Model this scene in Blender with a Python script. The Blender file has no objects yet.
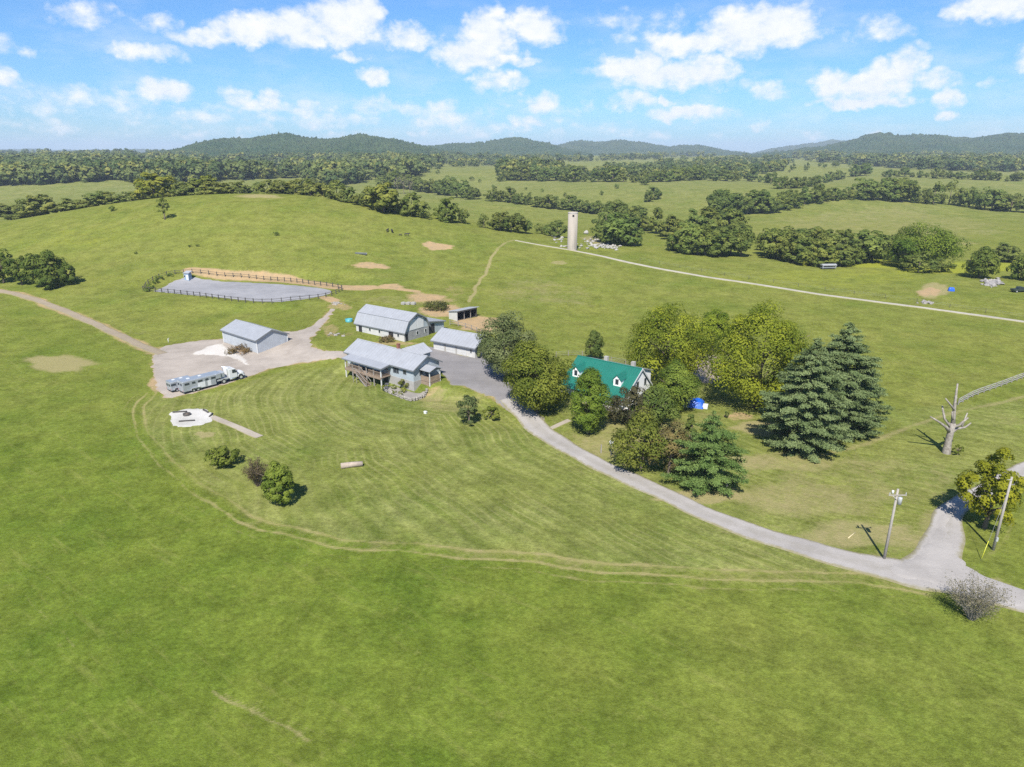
import bpy, bmesh, math, random
import numpy as np
from mathutils import Vector, Matrix, geometry as mgeo
random.seed(7); RNG = np.random.default_rng(7)
S = bpy.context.scene; COL = S.collection
# ------------------------------------------------------------------ camera, sky, sun, exposure
CAM_H = 45.0; PITCH = math.radians(18.7); FPX = 683.0
cam = bpy.data.cameras.new('camera'); cam.sensor_width = 36.0; cam.lens = FPX/1024*36.0
cam.clip_start = 0.5; cam.clip_end = 40000
camo = bpy.data.objects.new('camera', cam); COL.objects.link(camo)
camo.location = (0, 0, CAM_H); camo.rotation_euler = (math.pi/2-PITCH, 0, 0); S.camera = camo
SUN_EL = math.radians(49); SUN_AZ = math.radians(189)      # compass bearing the light comes from (behind the camera, a little left)
sl = bpy.data.lights.new('sun', 'SUN'); sl.energy = 5.0; sl.angle = math.radians(0.53); sl.color = (1.0, 0.955, 0.88)
so = bpy.data.objects.new('sun', sl); COL.objects.link(so); so.location = (-30, -60, 200)
_sd = Vector((math.sin(SUN_AZ)*math.cos(SUN_EL), math.cos(SUN_AZ)*math.cos(SUN_EL), math.sin(SUN_EL)))
so.rotation_euler = _sd.to_track_quat('Z', 'Y').to_euler()
S.view_settings.view_transform = 'Standard'; S.view_settings.look = 'None'; S.view_settings.gamma = 1
S.view_settings.use_curve_mapping = False; S.view_settings.exposure = 0.76
S.cycles.use_denoising = False; S.cycles.max_bounces = 6; S.cycles.diffuse_bounces = 3; S.cycles.transparent_max_bounces = 8
S.cycles.volume_bounces = 0
def ray(px, py):
    px = np.asarray(px, float); py = np.asarray(py, float)
    a = (px-512)/FPX; b = -(py-383.5)/FPX
    return a, b*math.sin(PITCH)+math.cos(PITCH), b*math.cos(PITCH)-math.sin(PITCH)
CLOUDS = [ # azimuth/elevation spots of single cumulus heads: x, y, rx, ry, density
(205,38,38,7,.8),(245,30,36,13,1),(292,28,36,17,1),(338,24,40,20,1),(364,12,22,16,1),(405,38,28,12,.9),(322,36,70,8,1),
(145,52,34,8,.75),(158,24,22,10,.55),(80,15,32,11,.6),(15,48,20,5,.45),(4,80,14,9,.8),(165,91,28,11,1),(350,56,16,7,.75),(375,76,14,9,.85),
(470,54,40,15,1),(492,34,30,22,1),(533,28,32,16,1),(508,60,30,6,.8),(500,80,30,10,.7),
(235,97,22,8,.6),(272,96,14,9,.75),(262,106,55,7,.6),(310,108,30,9,.6),(370,104,22,10,.6),(412,110,24,9,.55),(440,106,20,8,.6),(60,128,24,6,.45),(110,126,16,4,.35),(470,130,30,8,.5),(250,128,20,6,.4),
(540,103,20,10,.75),(533,121,26,8,.7),(556,133,14,6,.45),(516,84,16,8,.5),(500,108,14,6,.4),
(690,44,50,11,.9),(738,32,36,22,1),(772,26,44,20,1),(640,20,50,10,.4),(614,40,24,6,.35),
(632,70,38,13,1),(668,76,62,13,1),(650,60,18,13,1),(706,72,32,14,1),(590,70,14,6,.5),
(632,100,26,9,.65),(690,113,46,8,.85),(663,101,9,4,.8),(586,104,12,6,.4),(770,94,24,9,.6),(740,84,16,7,.4),(885,28,32,11,.6),(838,35,14,6,.4),
(832,86,20,14,.95),(868,88,34,13,1),(906,70,16,18,1),(884,74,20,12,.9),(862,101,52,6,1),(938,78,22,9,.7),(945,98,17,8,.75),(946,115,12,5,.7),(920,45,10,5,.4),
(997,4,44,12,.95),(1030,6,30,12,.9),(994,84,9,4,.35),(760,128,12,5,.45),(812,136,14,5,.45),(655,135,14,5,.4),(720,136,14,5,.3),(870,132,9,4,.4),(985,124,14,4,.3),
(60,100,110,13,.38),(200,118,120,9,.36),(330,121,60,8,.42),(445,119,50,12,.5),(500,129,40,8,.45),(120,89,60,4,.36),(620,128,50,6,.35),(560,112,40,6,.3),(20,124,50,6,.35),(180,134,60,4,.35),(350,135,40,4,.35),(430,132,30,5,.45),(1080,60,50,16,1),(1140,40,50,18,1),(-60,40,50,16,1),(-110,80,50,14,1),(430,-40,80,20,1),(700,-50,80,18,1),(150,-60,90,22,1)]
def build_world():
    w = bpy.data.worlds.new('World'); S.world = w; w.use_nodes = True
    nt = w.node_tree; nt.nodes.clear(); N = nt.nodes.new; L = nt.links.new
    out = N('ShaderNodeOutputWorld')
    sky = N('ShaderNodeTexSky'); sky.sky_type = 'NISHITA'; sky.sun_disc = False
    sky.sun_elevation = SUN_EL; sky.sun_rotation = SUN_AZ; sky.altitude = 300; sky.air_density = 1.0; sky.dust_density = 0.6; sky.ozone_density = 3.0
    bg = N('ShaderNodeBackground'); bg.inputs[1].default_value = 0.078
    tc = N('ShaderNodeTexCoord'); sep = N('ShaderNodeSeparateXYZ'); L(tc.outputs['Generated'], sep.inputs[0])
    def M(op, a, b=None, c=None):
        n = N('ShaderNodeMath'); n.operation = op
        for i, v in enumerate((a, b, c)):
            if v is None: continue
            if hasattr(v, 'is_output'): L(v, n.inputs[i])
            else: n.inputs[i].default_value = v
        return n.outputs[0]
    az = M('ARCTAN2', sep.outputs[0], sep.outputs[1]); el = M('ARCSINE', sep.outputs[2])
    cmb = N('ShaderNodeCombineXYZ'); L(az, cmb.inputs[0]); L(el, cmb.inputs[1])
    def noise(scale, detail, rough, sx, sy):
        mp = N('ShaderNodeMapping'); L(cmb.outputs[0], mp.inputs[0]); mp.inputs['Scale'].default_value = (sx, sy, 1)
        n = N('ShaderNodeTexNoise'); n.inputs['Scale'].default_value = scale; n.inputs['Detail'].default_value = detail; n.inputs['Roughness'].default_value = rough
        L(mp.outputs[0], n.inputs['Vector']); return n.outputs['Fac']
    n1 = noise(26, 6, .62, 1, 1.5); n2 = noise(9, 5, .6, 1, 3.0); n3 = noise(60, 4, .6, 1, 1.3)
    # puffy displacement of the lookup point
    nv = N('ShaderNodeTexNoise'); nv.inputs['Scale'].default_value = 42; nv.inputs['Detail'].default_value = 4; L(cmb.outputs[0], nv.inputs['Vector'])
    sub = N('ShaderNodeVectorMath'); sub.operation = 'SUBTRACT'; L(nv.outputs['Color'], sub.inputs[0]); sub.inputs[1].default_value = (.5, .5, .5)
    sc = N('ShaderNodeVectorMath'); sc.operation = 'MULTIPLY_ADD'; L(sub.outputs[0], sc.inputs[0]); sc.inputs[1].default_value = (.045, .028, 0); L(cmb.outputs[0], sc.inputs[2])
    flat = N('ShaderNodeVectorMath'); flat.operation = 'MULTIPLY'; L(sc.outputs[0], flat.inputs[0]); flat.inputs[1].default_value = (1, 1, 0)
    acc = None; hi = None
    for (x, y, rx, ry, d) in CLOUDS:
        dx, dy, dz = ray(x, y); a0 = math.atan2(dx, dy); e0 = math.atan2(dz, math.hypot(dx, dy))
        ra = rx*1.12/FPX*math.cos(a0); rb = ry*1.15/FPX
        m = N('ShaderNodeVectorMath'); m.operation = 'MULTIPLY_ADD'; L(flat.outputs[0], m.inputs[0]); m.inputs[1].default_value = (1/ra, 1/rb, 0); m.inputs[2].default_value = (-a0/ra, -e0/rb, 0)
        q = N('ShaderNodeVectorMath'); q.operation = 'DOT_PRODUCT'; L(m.outputs[0], q.inputs[0]); L(m.outputs[0], q.inputs[1])
        v = M('MULTIPLY_ADD', q.outputs['Value'], -d, d)
        acc = v if acc is None else M('SMOOTH_MAX', acc, v, 0.15)
    body = M('ADD', acc, M('MULTIPLY', M('SUBTRACT', n1, .5), 1.5))
    body = M('ADD', body, M('MULTIPLY', M('SUBTRACT', n3, .5), .5))
    mr = N('ShaderNodeMapRange'); mr.interpolation_type = 'SMOOTHSTEP'; L(body, mr.inputs[0]); mr.inputs[1].default_value = .02; mr.inputs[2].default_value = .90
    # thin veil, denser towards the horizon
    veil = N('ShaderNodeMapRange'); veil.interpolation_type = 'SMOOTHSTEP'; L(n2, veil.inputs[0]); veil.inputs[1].default_value = .42; veil.inputs[2].default_value = .75
    low = N('ShaderNodeMapRange'); L(el, low.inputs[0]); low.inputs[1].default_value = 0.0; low.inputs[2].default_value = .22; low.inputs[3].default_value = .42; low.inputs[4].default_value = .12
    vf = M('MULTIPLY', veil.outputs[0], low.outputs[0])
    alpha = M('MAXIMUM', M('MULTIPLY', mr.outputs[0], .96), vf)
    up = M('GREATER_THAN', el, -0.02)
    alpha = M('MULTIPLY', alpha, up)
    # cloud body: thick parts slightly greyer
    cr = N('ShaderNodeMapRange'); L(M('ADD', M('MULTIPLY', n1, .6), M('MULTIPLY', n3, .4)), cr.inputs[0]); cr.inputs[1].default_value = .35; cr.inputs[2].default_value = .62
    cc = N('ShaderNodeMix'); cc.data_type = 'RGBA'; L(cr.outputs[0], cc.inputs[0]); cc.inputs[6].default_value = (.80, .86, .95, 1); cc.inputs[7].default_value = (1, 1, 1, 1)
    hs = N('ShaderNodeMix'); hs.data_type = 'RGBA'; hs.blend_type = 'MULTIPLY'; hs.inputs[0].default_value = 1; L(sky.outputs[0], hs.inputs[6]); hs.inputs[7].default_value = (.52, .84, 1.18, 1)
    L(hs.outputs[2], bg.inputs[0])
    bc = N('ShaderNodeBackground'); L(cc.outputs[2], bc.inputs[0]); bc.inputs[1].default_value = .64
    mx = N('ShaderNodeMixShader'); L(alpha, mx.inputs[0]); L(bg.outputs[0], mx.inputs[1]); L(bc.outputs[0], mx.inputs[2]); L(mx.outputs[0], out.inputs[0])
build_world()
# ------------------------------------------------------------------ the lie of the land
def sm(a, b, x):
    t = np.clip((x-a)/(b-a), 0, 1); return t*t*(3-2*t)
def H(x, y):
    x = np.asarray(x, float); y = np.asarray(y, float)
    cx, cy = -125., 345.
    sx = np.where(x < cx, 152., 118.); sy = np.where(y < cy, 88., 75.)
    h = 26.5*np.exp(-((x-cx)/sx)**2-((y-cy+(x-cx)*0.12)/sy)**2)
    far = sm(380, 600, y)
    h = h+15*sm(380, 1000, y)+9*sm(1000, 2600, y)
    h = h+far*(3.0*np.sin(x/95.+y/160.+1.0)+2.5*np.sin(y/75.-x/210.)+1.5*np.sin(x/47.-y/60.))*(1+0.3*sm(900, 2000, y))
    h = h+(1-far)*(0.35*np.sin(x/23.+0.4)*np.sin(y/31.)+0.5*np.sin(x/61.+y/47.))
    q = (x+20.7)*0.57+(y-132.6)*0.82                       # the yard behind the farmhouse stands higher than its front lawn
    soft = sm(-15, -2, x)+1-sm(-46, -36, x)
    h = h+1.7*sm(0, 1, (q+5.4+3.5*soft)/(3.8+10*soft))*(1-sm(50, 110, q))*sm(-80, -48, x)*(1-sm(-2, 26, x))
    m = 1-sm(0.85, 1.25, np.sqrt(((x+82)/38)**2+((y-216)/21)**2))
    return h*(1-m)+3.1*m
TS = 18*1.008**np.arange(800)
def G(px, py):
    dx, dy, dz = [np.atleast_1d(v) for v in ray(px, py)]
    X = dx[:, None]*TS; Y = dy[:, None]*TS; Z = CAM_H+dz[:, None]*TS
    below = (Z-H(X, Y)) < 0
    i = np.where(below.any(1), below.argmax(1), len(TS)-1)
    lo = TS[np.maximum(i-1, 0)]; hi = TS[i]
    for _ in range(26):
        m = (lo+hi)/2; bl = (CAM_H+dz*m-H(dx*m, dy*m)) < 0
        hi = np.where(bl, m, hi); lo = np.where(bl, lo, m)
    return np.stack([dx*hi, dy*hi, H(dx*hi, dy*hi)], 1)
def g1(px, py): return Vector([float(v) for v in G([px], [py])[0]])
def proj(x, y, z):
    zz = z-CAM_H; d = y*math.cos(PITCH)-zz*math.sin(PITCH); u = y*math.sin(PITCH)+zz*math.cos(PITCH)
    return 512+FPX*x/d, 383.5-FPX*u/d, d
def mpp(p):                                     # metres per pixel across, at a ground point
    return proj(p[0], p[1], p[2])[2]/FPX
def height_to(p, ytop):                         # metres from ground point p up to picture row ytop
    lo, hi = 0.0, 90.0
    for _ in range(40):
        m = (lo+hi)/2
        if proj(p[0], p[1], p[2]+m)[1] > ytop: lo = m
        else: hi = m
    return lo
# ------------------------------------------------------------------ materials
MATS = {}
def mat(name):
    m = bpy.data.materials.new(name); m.use_nodes = True; nt = m.node_tree
    return m, nt, nt.nodes['Principled BSDF'], nt.nodes.new, nt.links.new
def rgb(c): return (c[0], c[1], c[2], 1)
def mixn(nt, fac, a, b, blend='MIX'):
    n = nt.nodes.new('ShaderNodeMix'); n.data_type = 'RGBA'; n.blend_type = blend
    for i, v in ((0, fac), (6, a), (7, b)):
        if hasattr(v, 'is_output'): nt.links.new(v, n.inputs[i])
        elif i == 0: n.inputs[0].default_value = v
        else: n.inputs[i].default_value = rgb(v)
    return n.outputs[2]
def noisen(nt, vec, scale, detail=4, rough=.6, lo=.35, hi=.65, stretch=None):
    if stretch:
        if len(stretch) > 3:
            mr = nt.nodes.new('ShaderNodeMapping'); nt.links.new(vec, mr.inputs[0]); mr.inputs['Rotation'].default_value = (0, 0, stretch[3]); vec = mr.outputs[0]
        mp = nt.nodes.new('ShaderNodeMapping'); nt.links.new(vec, mp.inputs[0]); mp.inputs['Scale'].default_value = stretch[:3]
        vec = mp.outputs[0]
    n = nt.nodes.new('ShaderNodeTexNoise'); n.inputs['Scale'].default_value = scale; n.inputs['Detail'].default_value = detail; n.inputs['Roughness'].default_value = rough
    nt.links.new(vec, n.inputs['Vector'])
    if lo is None: return n.outputs['Fac']
    r = nt.nodes.new('ShaderNodeMapRange'); nt.links.new(n.outputs['Fac'], r.inputs[0]); r.inputs[1].default_value = lo; r.inputs[2].default_value = hi
    return r.outputs[0]
def mathn(nt, op, a, b=None, c=None):
    n = nt.nodes.new('ShaderNodeMath'); n.operation = op
    for i, v in enumerate((a, b, c)):
        if v is None: continue
        if hasattr(v, 'is_output'): nt.links.new(v, n.inputs[i])
        else: n.inputs[i].default_value = v
    return n.outputs[0]
def bumpn(nt, hgt, strength, dist, bsdf):
    b = nt.nodes.new('ShaderNodeBump'); b.inputs['Strength'].default_value = strength; b.inputs['Distance'].default_value = dist
    nt.links.new(hgt, b.inputs['Height']); nt.links.new(b.outputs[0], bsdf.inputs['Normal'])
def simple(name, c, rough=.6, var=.2, scale=1.5, metal=0.0, bump=0.0, c2=None):
    if name in MATS: return MATS[name]
    m, nt, b, N, L = mat(name)
    tc = N('ShaderNodeTexCoord'); f = noisen(nt, tc.outputs['Object'], scale, 5, .65, .3, .7)
    c2 = c2 or tuple(v*(1-var) for v in c)
    L(mixn(nt, f, c, c2), b.inputs['Base Color']); b.inputs['Roughness'].default_value = rough; b.inputs['Metallic'].default_value = metal
    if bump: bumpn(nt, noisen(nt, tc.outputs['Object'], scale*6, 4, .6, None), bump, .05, b)
    MATS[name] = m; return m
def ribbed(name, c, axis, period, rough=.45, depth=.03, var=.12, metal=0.0):
    """standing-seam or corrugated sheet metal, seams along one local axis, faint weathering"""
    if name in MATS: return MATS[name]
    m, nt, b, N, L = mat(name)
    tc = N('ShaderNodeTexCoord'); sp = N('ShaderNodeSeparateXYZ'); L(tc.outputs['Object'], sp.inputs[0])
    v = mathn(nt, 'FRACT', mathn(nt, 'DIVIDE', sp.outputs[axis], period))
    ridge = mathn(nt, 'LESS_THAN', mathn(nt, 'ABSOLUTE', mathn(nt, 'SUBTRACT', v, .5)), .09)
    f = noisen(nt, tc.outputs['Object'], .5, 6, .7, .3, .75)
    col = mixn(nt, f, c, tuple(q*(1-1.6*var) for q in c)); f2 = noisen(nt, tc.outputs['Object'], 2.2, 4, .7, .45, .8, (1, .25, 1))
    col = mixn(nt, mathn(nt, 'MULTIPLY', f2, .5), col, (c[0]*.76, c[1]*.72, c[2]*.68))
    col = mixn(nt, mathn(nt, 'MULTIPLY', ridge, .3), col, tuple(q*.7 for q in c))
    L(col, b.inputs['Base Color']); b.inputs['Roughness'].default_value = rough; b.inputs['Metallic'].default_value = metal
    bumpn(nt, ridge, .6, depth, b); MATS[name] = m; return m
# ------------------------------------------------------------------ mesh helpers
def mesh_from(name, V, Fq, tint=None, mats=(), midx=None, smooth=False):
    """V (n,3), Fq (m,k) equal-sized faces -> mesh"""
    V = np.asarray(V, np.float32); Fq = np.asarray(Fq, np.int32)
    me = bpy.data.meshes.new(name); k = Fq.shape[1]
    me.vertices.add(len(V)); me.vertices.foreach_set('co', V.ravel())
    me.loops.add(Fq.size); me.loops.foreach_set('vertex_index', Fq.ravel())
    me.polygons.add(len(Fq)); me.polygons.foreach_set('loop_start', np.arange(0, Fq.size, k, dtype=np.int32))
    if midx is not None: me.polygons.foreach_set('material_index', np.asarray(midx, np.int32))
    if smooth: me.polygons.foreach_set('use_smooth', np.ones(len(Fq), bool))
    for m in mats: me.materials.append(m)
    if tint is not None:
        a = me.attributes.new('tint', 'FLOAT', 'POINT'); a.data.foreach_set('value', np.asarray(tint, np.float32))
    me.update(calc_edges=True); return me
class MB:
    """collects boxes, prisms, bars and tubes; link() makes ONE mesh object"""
    def __init__(s): s.v = []; s.f = []; s.sm = []
    def add(s, vs, fs, smooth=False):
        b = len(s.v); s.v += [tuple(v) for v in vs]; s.f += [tuple(b+i for i in f) for f in fs]; s.sm += [smooth]*len(fs); return s
    def box(s, x0, x1, y0, y1, z0, z1):
        return s.add([(x0,y0,z0),(x1,y0,z0),(x1,y1,z0),(x0,y1,z0),(x0,y0,z1),(x1,y0,z1),(x1,y1,z1),(x0,y1,z1)],
                     [(0,3,2,1),(4,5,6,7),(0,1,5,4),(1,2,6,5),(2,3,7,6),(3,0,4,7)])
    def prism(s, prof, axis, a, b):
        """closed profile of 2-D points extruded along an axis ('x': prof is (y,z); 'y': prof is (x,z); 'z': (x,y))"""
        n = len(prof); put = {'x': lambda t, p: (t, p[0], p[1]), 'y': lambda t, p: (p[0], t, p[1]), 'z': lambda t, p: (p[0], p[1], t)}[axis]
        vs = [put(a, p) for p in prof]+[put(b, p) for p in prof]
        fs = [tuple(range(n))[::-1], tuple(range(n, 2*n))]+[(i, (i+1) % n, n+(i+1) % n, n+i) for i in range(n)]
        return s.add(vs, fs)
    def slab(s, pts, th):
        """a sheet given by 4 corners, thickened along its normal (downwards)"""
        p = [Vector(q) for q in pts]; n = (p[1]-p[0]).cross(p[2]-p[0]).normalized()
        if n.z < 0: n = -n
        vs = p+[q-n*th for q in p]; k = len(p)
        return s.add(vs, [tuple(range(k)), tuple(range(k, 2*k))[::-1]]+[(i, k+i, k+(i+1) % k, (i+1) % k) for i in range(k)])
    def tube(s, pts, rad, sides=8, cap=True):
        pts = [Vector(p) for p in pts]; n = len(pts)
        if not hasattr(rad, '__len__'): rad = [rad]*n
        vs = []; ref = None
        for i, p in enumerate(pts):
            d = (pts[min(i+1, n-1)]-pts[max(i-1, 0)]).normalized()
            if ref is None: ref = Vector((1, 0, 0)) if abs(d.x) < .8 else Vector((0, 1, 0))
            u = d.cross(ref).normalized(); w = d.cross(u); ref = w.cross(d) if False else ref
            for k in range(sides):
                a = 2*math.pi*k/sides; vs.append(p+(u*math.cos(a)+w*math.sin(a))*rad[i])
        fs = [(i*sides+k, i*sides+(k+1) % sides, (i+1)*sides+(k+1) % sides, (i+1)*sides+k) for i in range(n-1) for k in range(sides)]
        b = len(s.v); s.add(vs, fs, True)
        if cap: s.add([], []); s.f += [tuple(b+k for k in range(sides))[::-1], tuple(b+(n-1)*sides+k for k in range(sides))]; s.sm += [False, False]
        return s
    def rev(s, prof, sides=20, c=(0, 0)):
        vs = [(c[0]+r*math.cos(2*math.pi*k/sides), c[1]+r*math.sin(2*math.pi*k/sides), z) for r, z in prof for k in range(sides)]
        fs = [(i*sides+k, i*sides+(k+1) % sides, (i+1)*sides+(k+1) % sides, (i+1)*sides+k) for i in range(len(prof)-1) for k in range(sides)]
        return s.add(vs, fs, True)
    def wheel(s, x, z, y0, y1, r, sides=18):
        pr = [(x+r*math.cos(2*math.pi*k/sides), z+r*math.sin(2*math.pi*k/sides)) for k in range(sides)]
        return s.prism(pr, 'y', y0, y1)
    def lump(s, c, r, seed=0, sub=2, sq=(1, 1, 1), amp=.25):
        bm = bmesh.new(); bmesh.ops.create_icosphere(bm, subdivisions=sub, radius=1.0); R = random.Random(seed)
        o = [R.uniform(0, 9) for _ in range(3)]
        vs = []
        for v in bm.verts:
            q = v.co; k = 1+amp*(math.sin(q.x*3.1+o[0])+math.sin(q.y*2.7+o[1])+math.sin(q.z*3.7+o[2]))/2+R.uniform(-amp, amp)*.3
            vs.append((c[0]+q.x*k*r*sq[0], c[1]+q.y*k*r*sq[1], c[2]+q.z*k*r*sq[2]))
        bm.verts.index_update(); fs = [tuple(v.index for v in f.verts) for f in bm.faces]; bm.free()
        return s.add(vs, fs, False)
    def link(s, name, m, parent=None, bevel=0):
        me = bpy.data.meshes.new(name); me.from_pydata([tuple(v) for v in s.v], [], s.f); me.update()
        bm = bmesh.new(); bm.from_mesh(me); bmesh.ops.recalc_face_normals(bm, faces=bm.faces)
        bm.to_mesh(me); bm.free()
        me.polygons.foreach_set('use_smooth', s.sm)
        me.materials.append(m); o = bpy.data.objects.new(name, me); COL.objects.link(o); o.parent = parent
        if bevel:
            b = o.modifiers.new('bevel', 'BEVEL'); b.width = bevel; b.segments = 2; b.limit_method = 'ANGLE'
        return o
def tag(o, label=None, cat=None, group=None, kind=None):
    for k, v in (('label', label), ('category', cat), ('group', group), ('kind', kind)):
        if v: o[k] = v
    return o
def thing(name, label, cat, loc, rz=0, group=None):
    o = bpy.data.objects.new(name, None); COL.objects.link(o); o.empty_display_size = .5
    o.location = loc; o.rotation_euler = (0, 0, rz); return tag(o, label, cat, group)
def copy_thing(root, loc, rz=None):
    r = root.copy(); COL.objects.link(r); r.location = loc
    if rz is not None: r.rotation_euler = (0, 0, rz)
    for ch in root.children:
        c = ch.copy(); COL.objects.link(c); c.parent = r
        for g in ch.children:
            d = g.copy(); COL.objects.link(d); d.parent = c
    return r
def smoothline(P, step):
    """resample a world polyline (n,2) through a Catmull-Rom curve"""
    P = np.asarray(P, float); Q = np.vstack([2*P[0]-P[1], P, 2*P[-1]-P[-2]]); out = []
    for i in range(1, len(Q)-2):
        n = max(2, int(np.linalg.norm(Q[i+1]-Q[i])/step)); t = np.linspace(0, 1, n, endpoint=False)[:, None]
        a, b, c, d = Q[i-1], Q[i], Q[i+1], Q[i+2]
        out.append(.5*((2*b)+(c-a)*t+(2*a-5*b+4*c-d)*t**2+(3*b-a-3*c+d)*t**3))
    out.append(P[-1:]); return np.vstack(out)
def pxline(pts, step=1.0):
    pts = np.asarray(pts, float); return smoothline(G(pts[:, 0], pts[:, 1])[:, :2], step)
# ------------------------------------------------------------------ the ground sheet and what grows or is worn on it
def inside(P, poly):
    x, y = P[:, 0], P[:, 1]; r = np.zeros(len(P), bool); n = len(poly)
    for i in range(n):
        x0, y0 = poly[i]; x1, y1 = poly[(i+1) % n]
        if y0 == y1: continue
        r ^= ((y0 > y) != (y1 > y)) & (x < (x1-x0)*(y-y0)/(y1-y0)+x0)
    return r
def dist_line(P, line, closed=False):
    L = [np.asarray(p) for p in line]; L = L+[L[0]] if closed else L; d = np.full(len(P), 1e9)
    for a, b in zip(L[:-1], L[1:]):
        ab = b-a; t = np.clip(((P-a)@ab)/max(ab@ab, 1e-9), 0, 1); q = P-a-t[:, None]*ab
        d = np.minimum(d, np.hypot(q[:, 0], q[:, 1]))
    return d
def pxpoly(pts):
    pts = np.asarray(pts, float); return G(pts[:, 0], pts[:, 1])[:, :2]
DRIVE = [(510,398),(524,412),(548,436),(575,452),(600,464.5),(650,488),(700,511),(760,534),(820,553),(880,567),(935,578),(985,592),(1040,608),(1120,632)]
SIDE = [(928,578),(938,553),(945,530),(954,509),(985,490),(1024,472),(1075,448)]
TRACK = [(-60,281),(0,291),(30,298),(70,313),(108,330),(140,345),(162,354)]
FAR_ROAD = [(515,240.5),(545,246),(572,250.5),(600,256),(640,265),(700,276),(760,285),(820,294.5),(900,305),(960,313),(1024,322),(1110,334)]
RUT = [(150,393),(140,420),(155,452),(190,483),(240,514),(300,533),(380,546),(500,557),(620,567),(760,576),(860,581),(915,588)]
LOT = [(150,356),(165,346),(200,340),(224,338),(262,332),(292,331),(305,328),(317,320),(328,310),(333,301),(338,303),(335,312),(328,322),(318,333),(312,341),(322,349),(346,352),(348,359),(318,362),(282,367),(245,379),(215,388),(185,396),(165,399),(156,392),(151,378)]
YARD = [(404,345),(431,346),(473,356.5),(485,350),(500,352),(512,372),(530,396),(552,428),(538,434),(515,416),(490,399),(466,388),(448,384),(440,372),(420,360)]
LAWN = [(150,396),(215,391),(285,370),(346,362),(420,392),(450,388),(490,402),(548,440),(600,469),(700,517),(820,558),(900,572),(760,573),(620,565),(500,555),(380,543),(300,530),(240,511),(190,479),(156,448),(144,420)]
HOMEYARD = [(548,428),(560,385),(580,352),(640,355),(720,352),(800,360),(880,410),(1024,400),(1024,470),(960,505),(935,560),(880,562),(820,549),(700,506),(600,459)]
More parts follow.
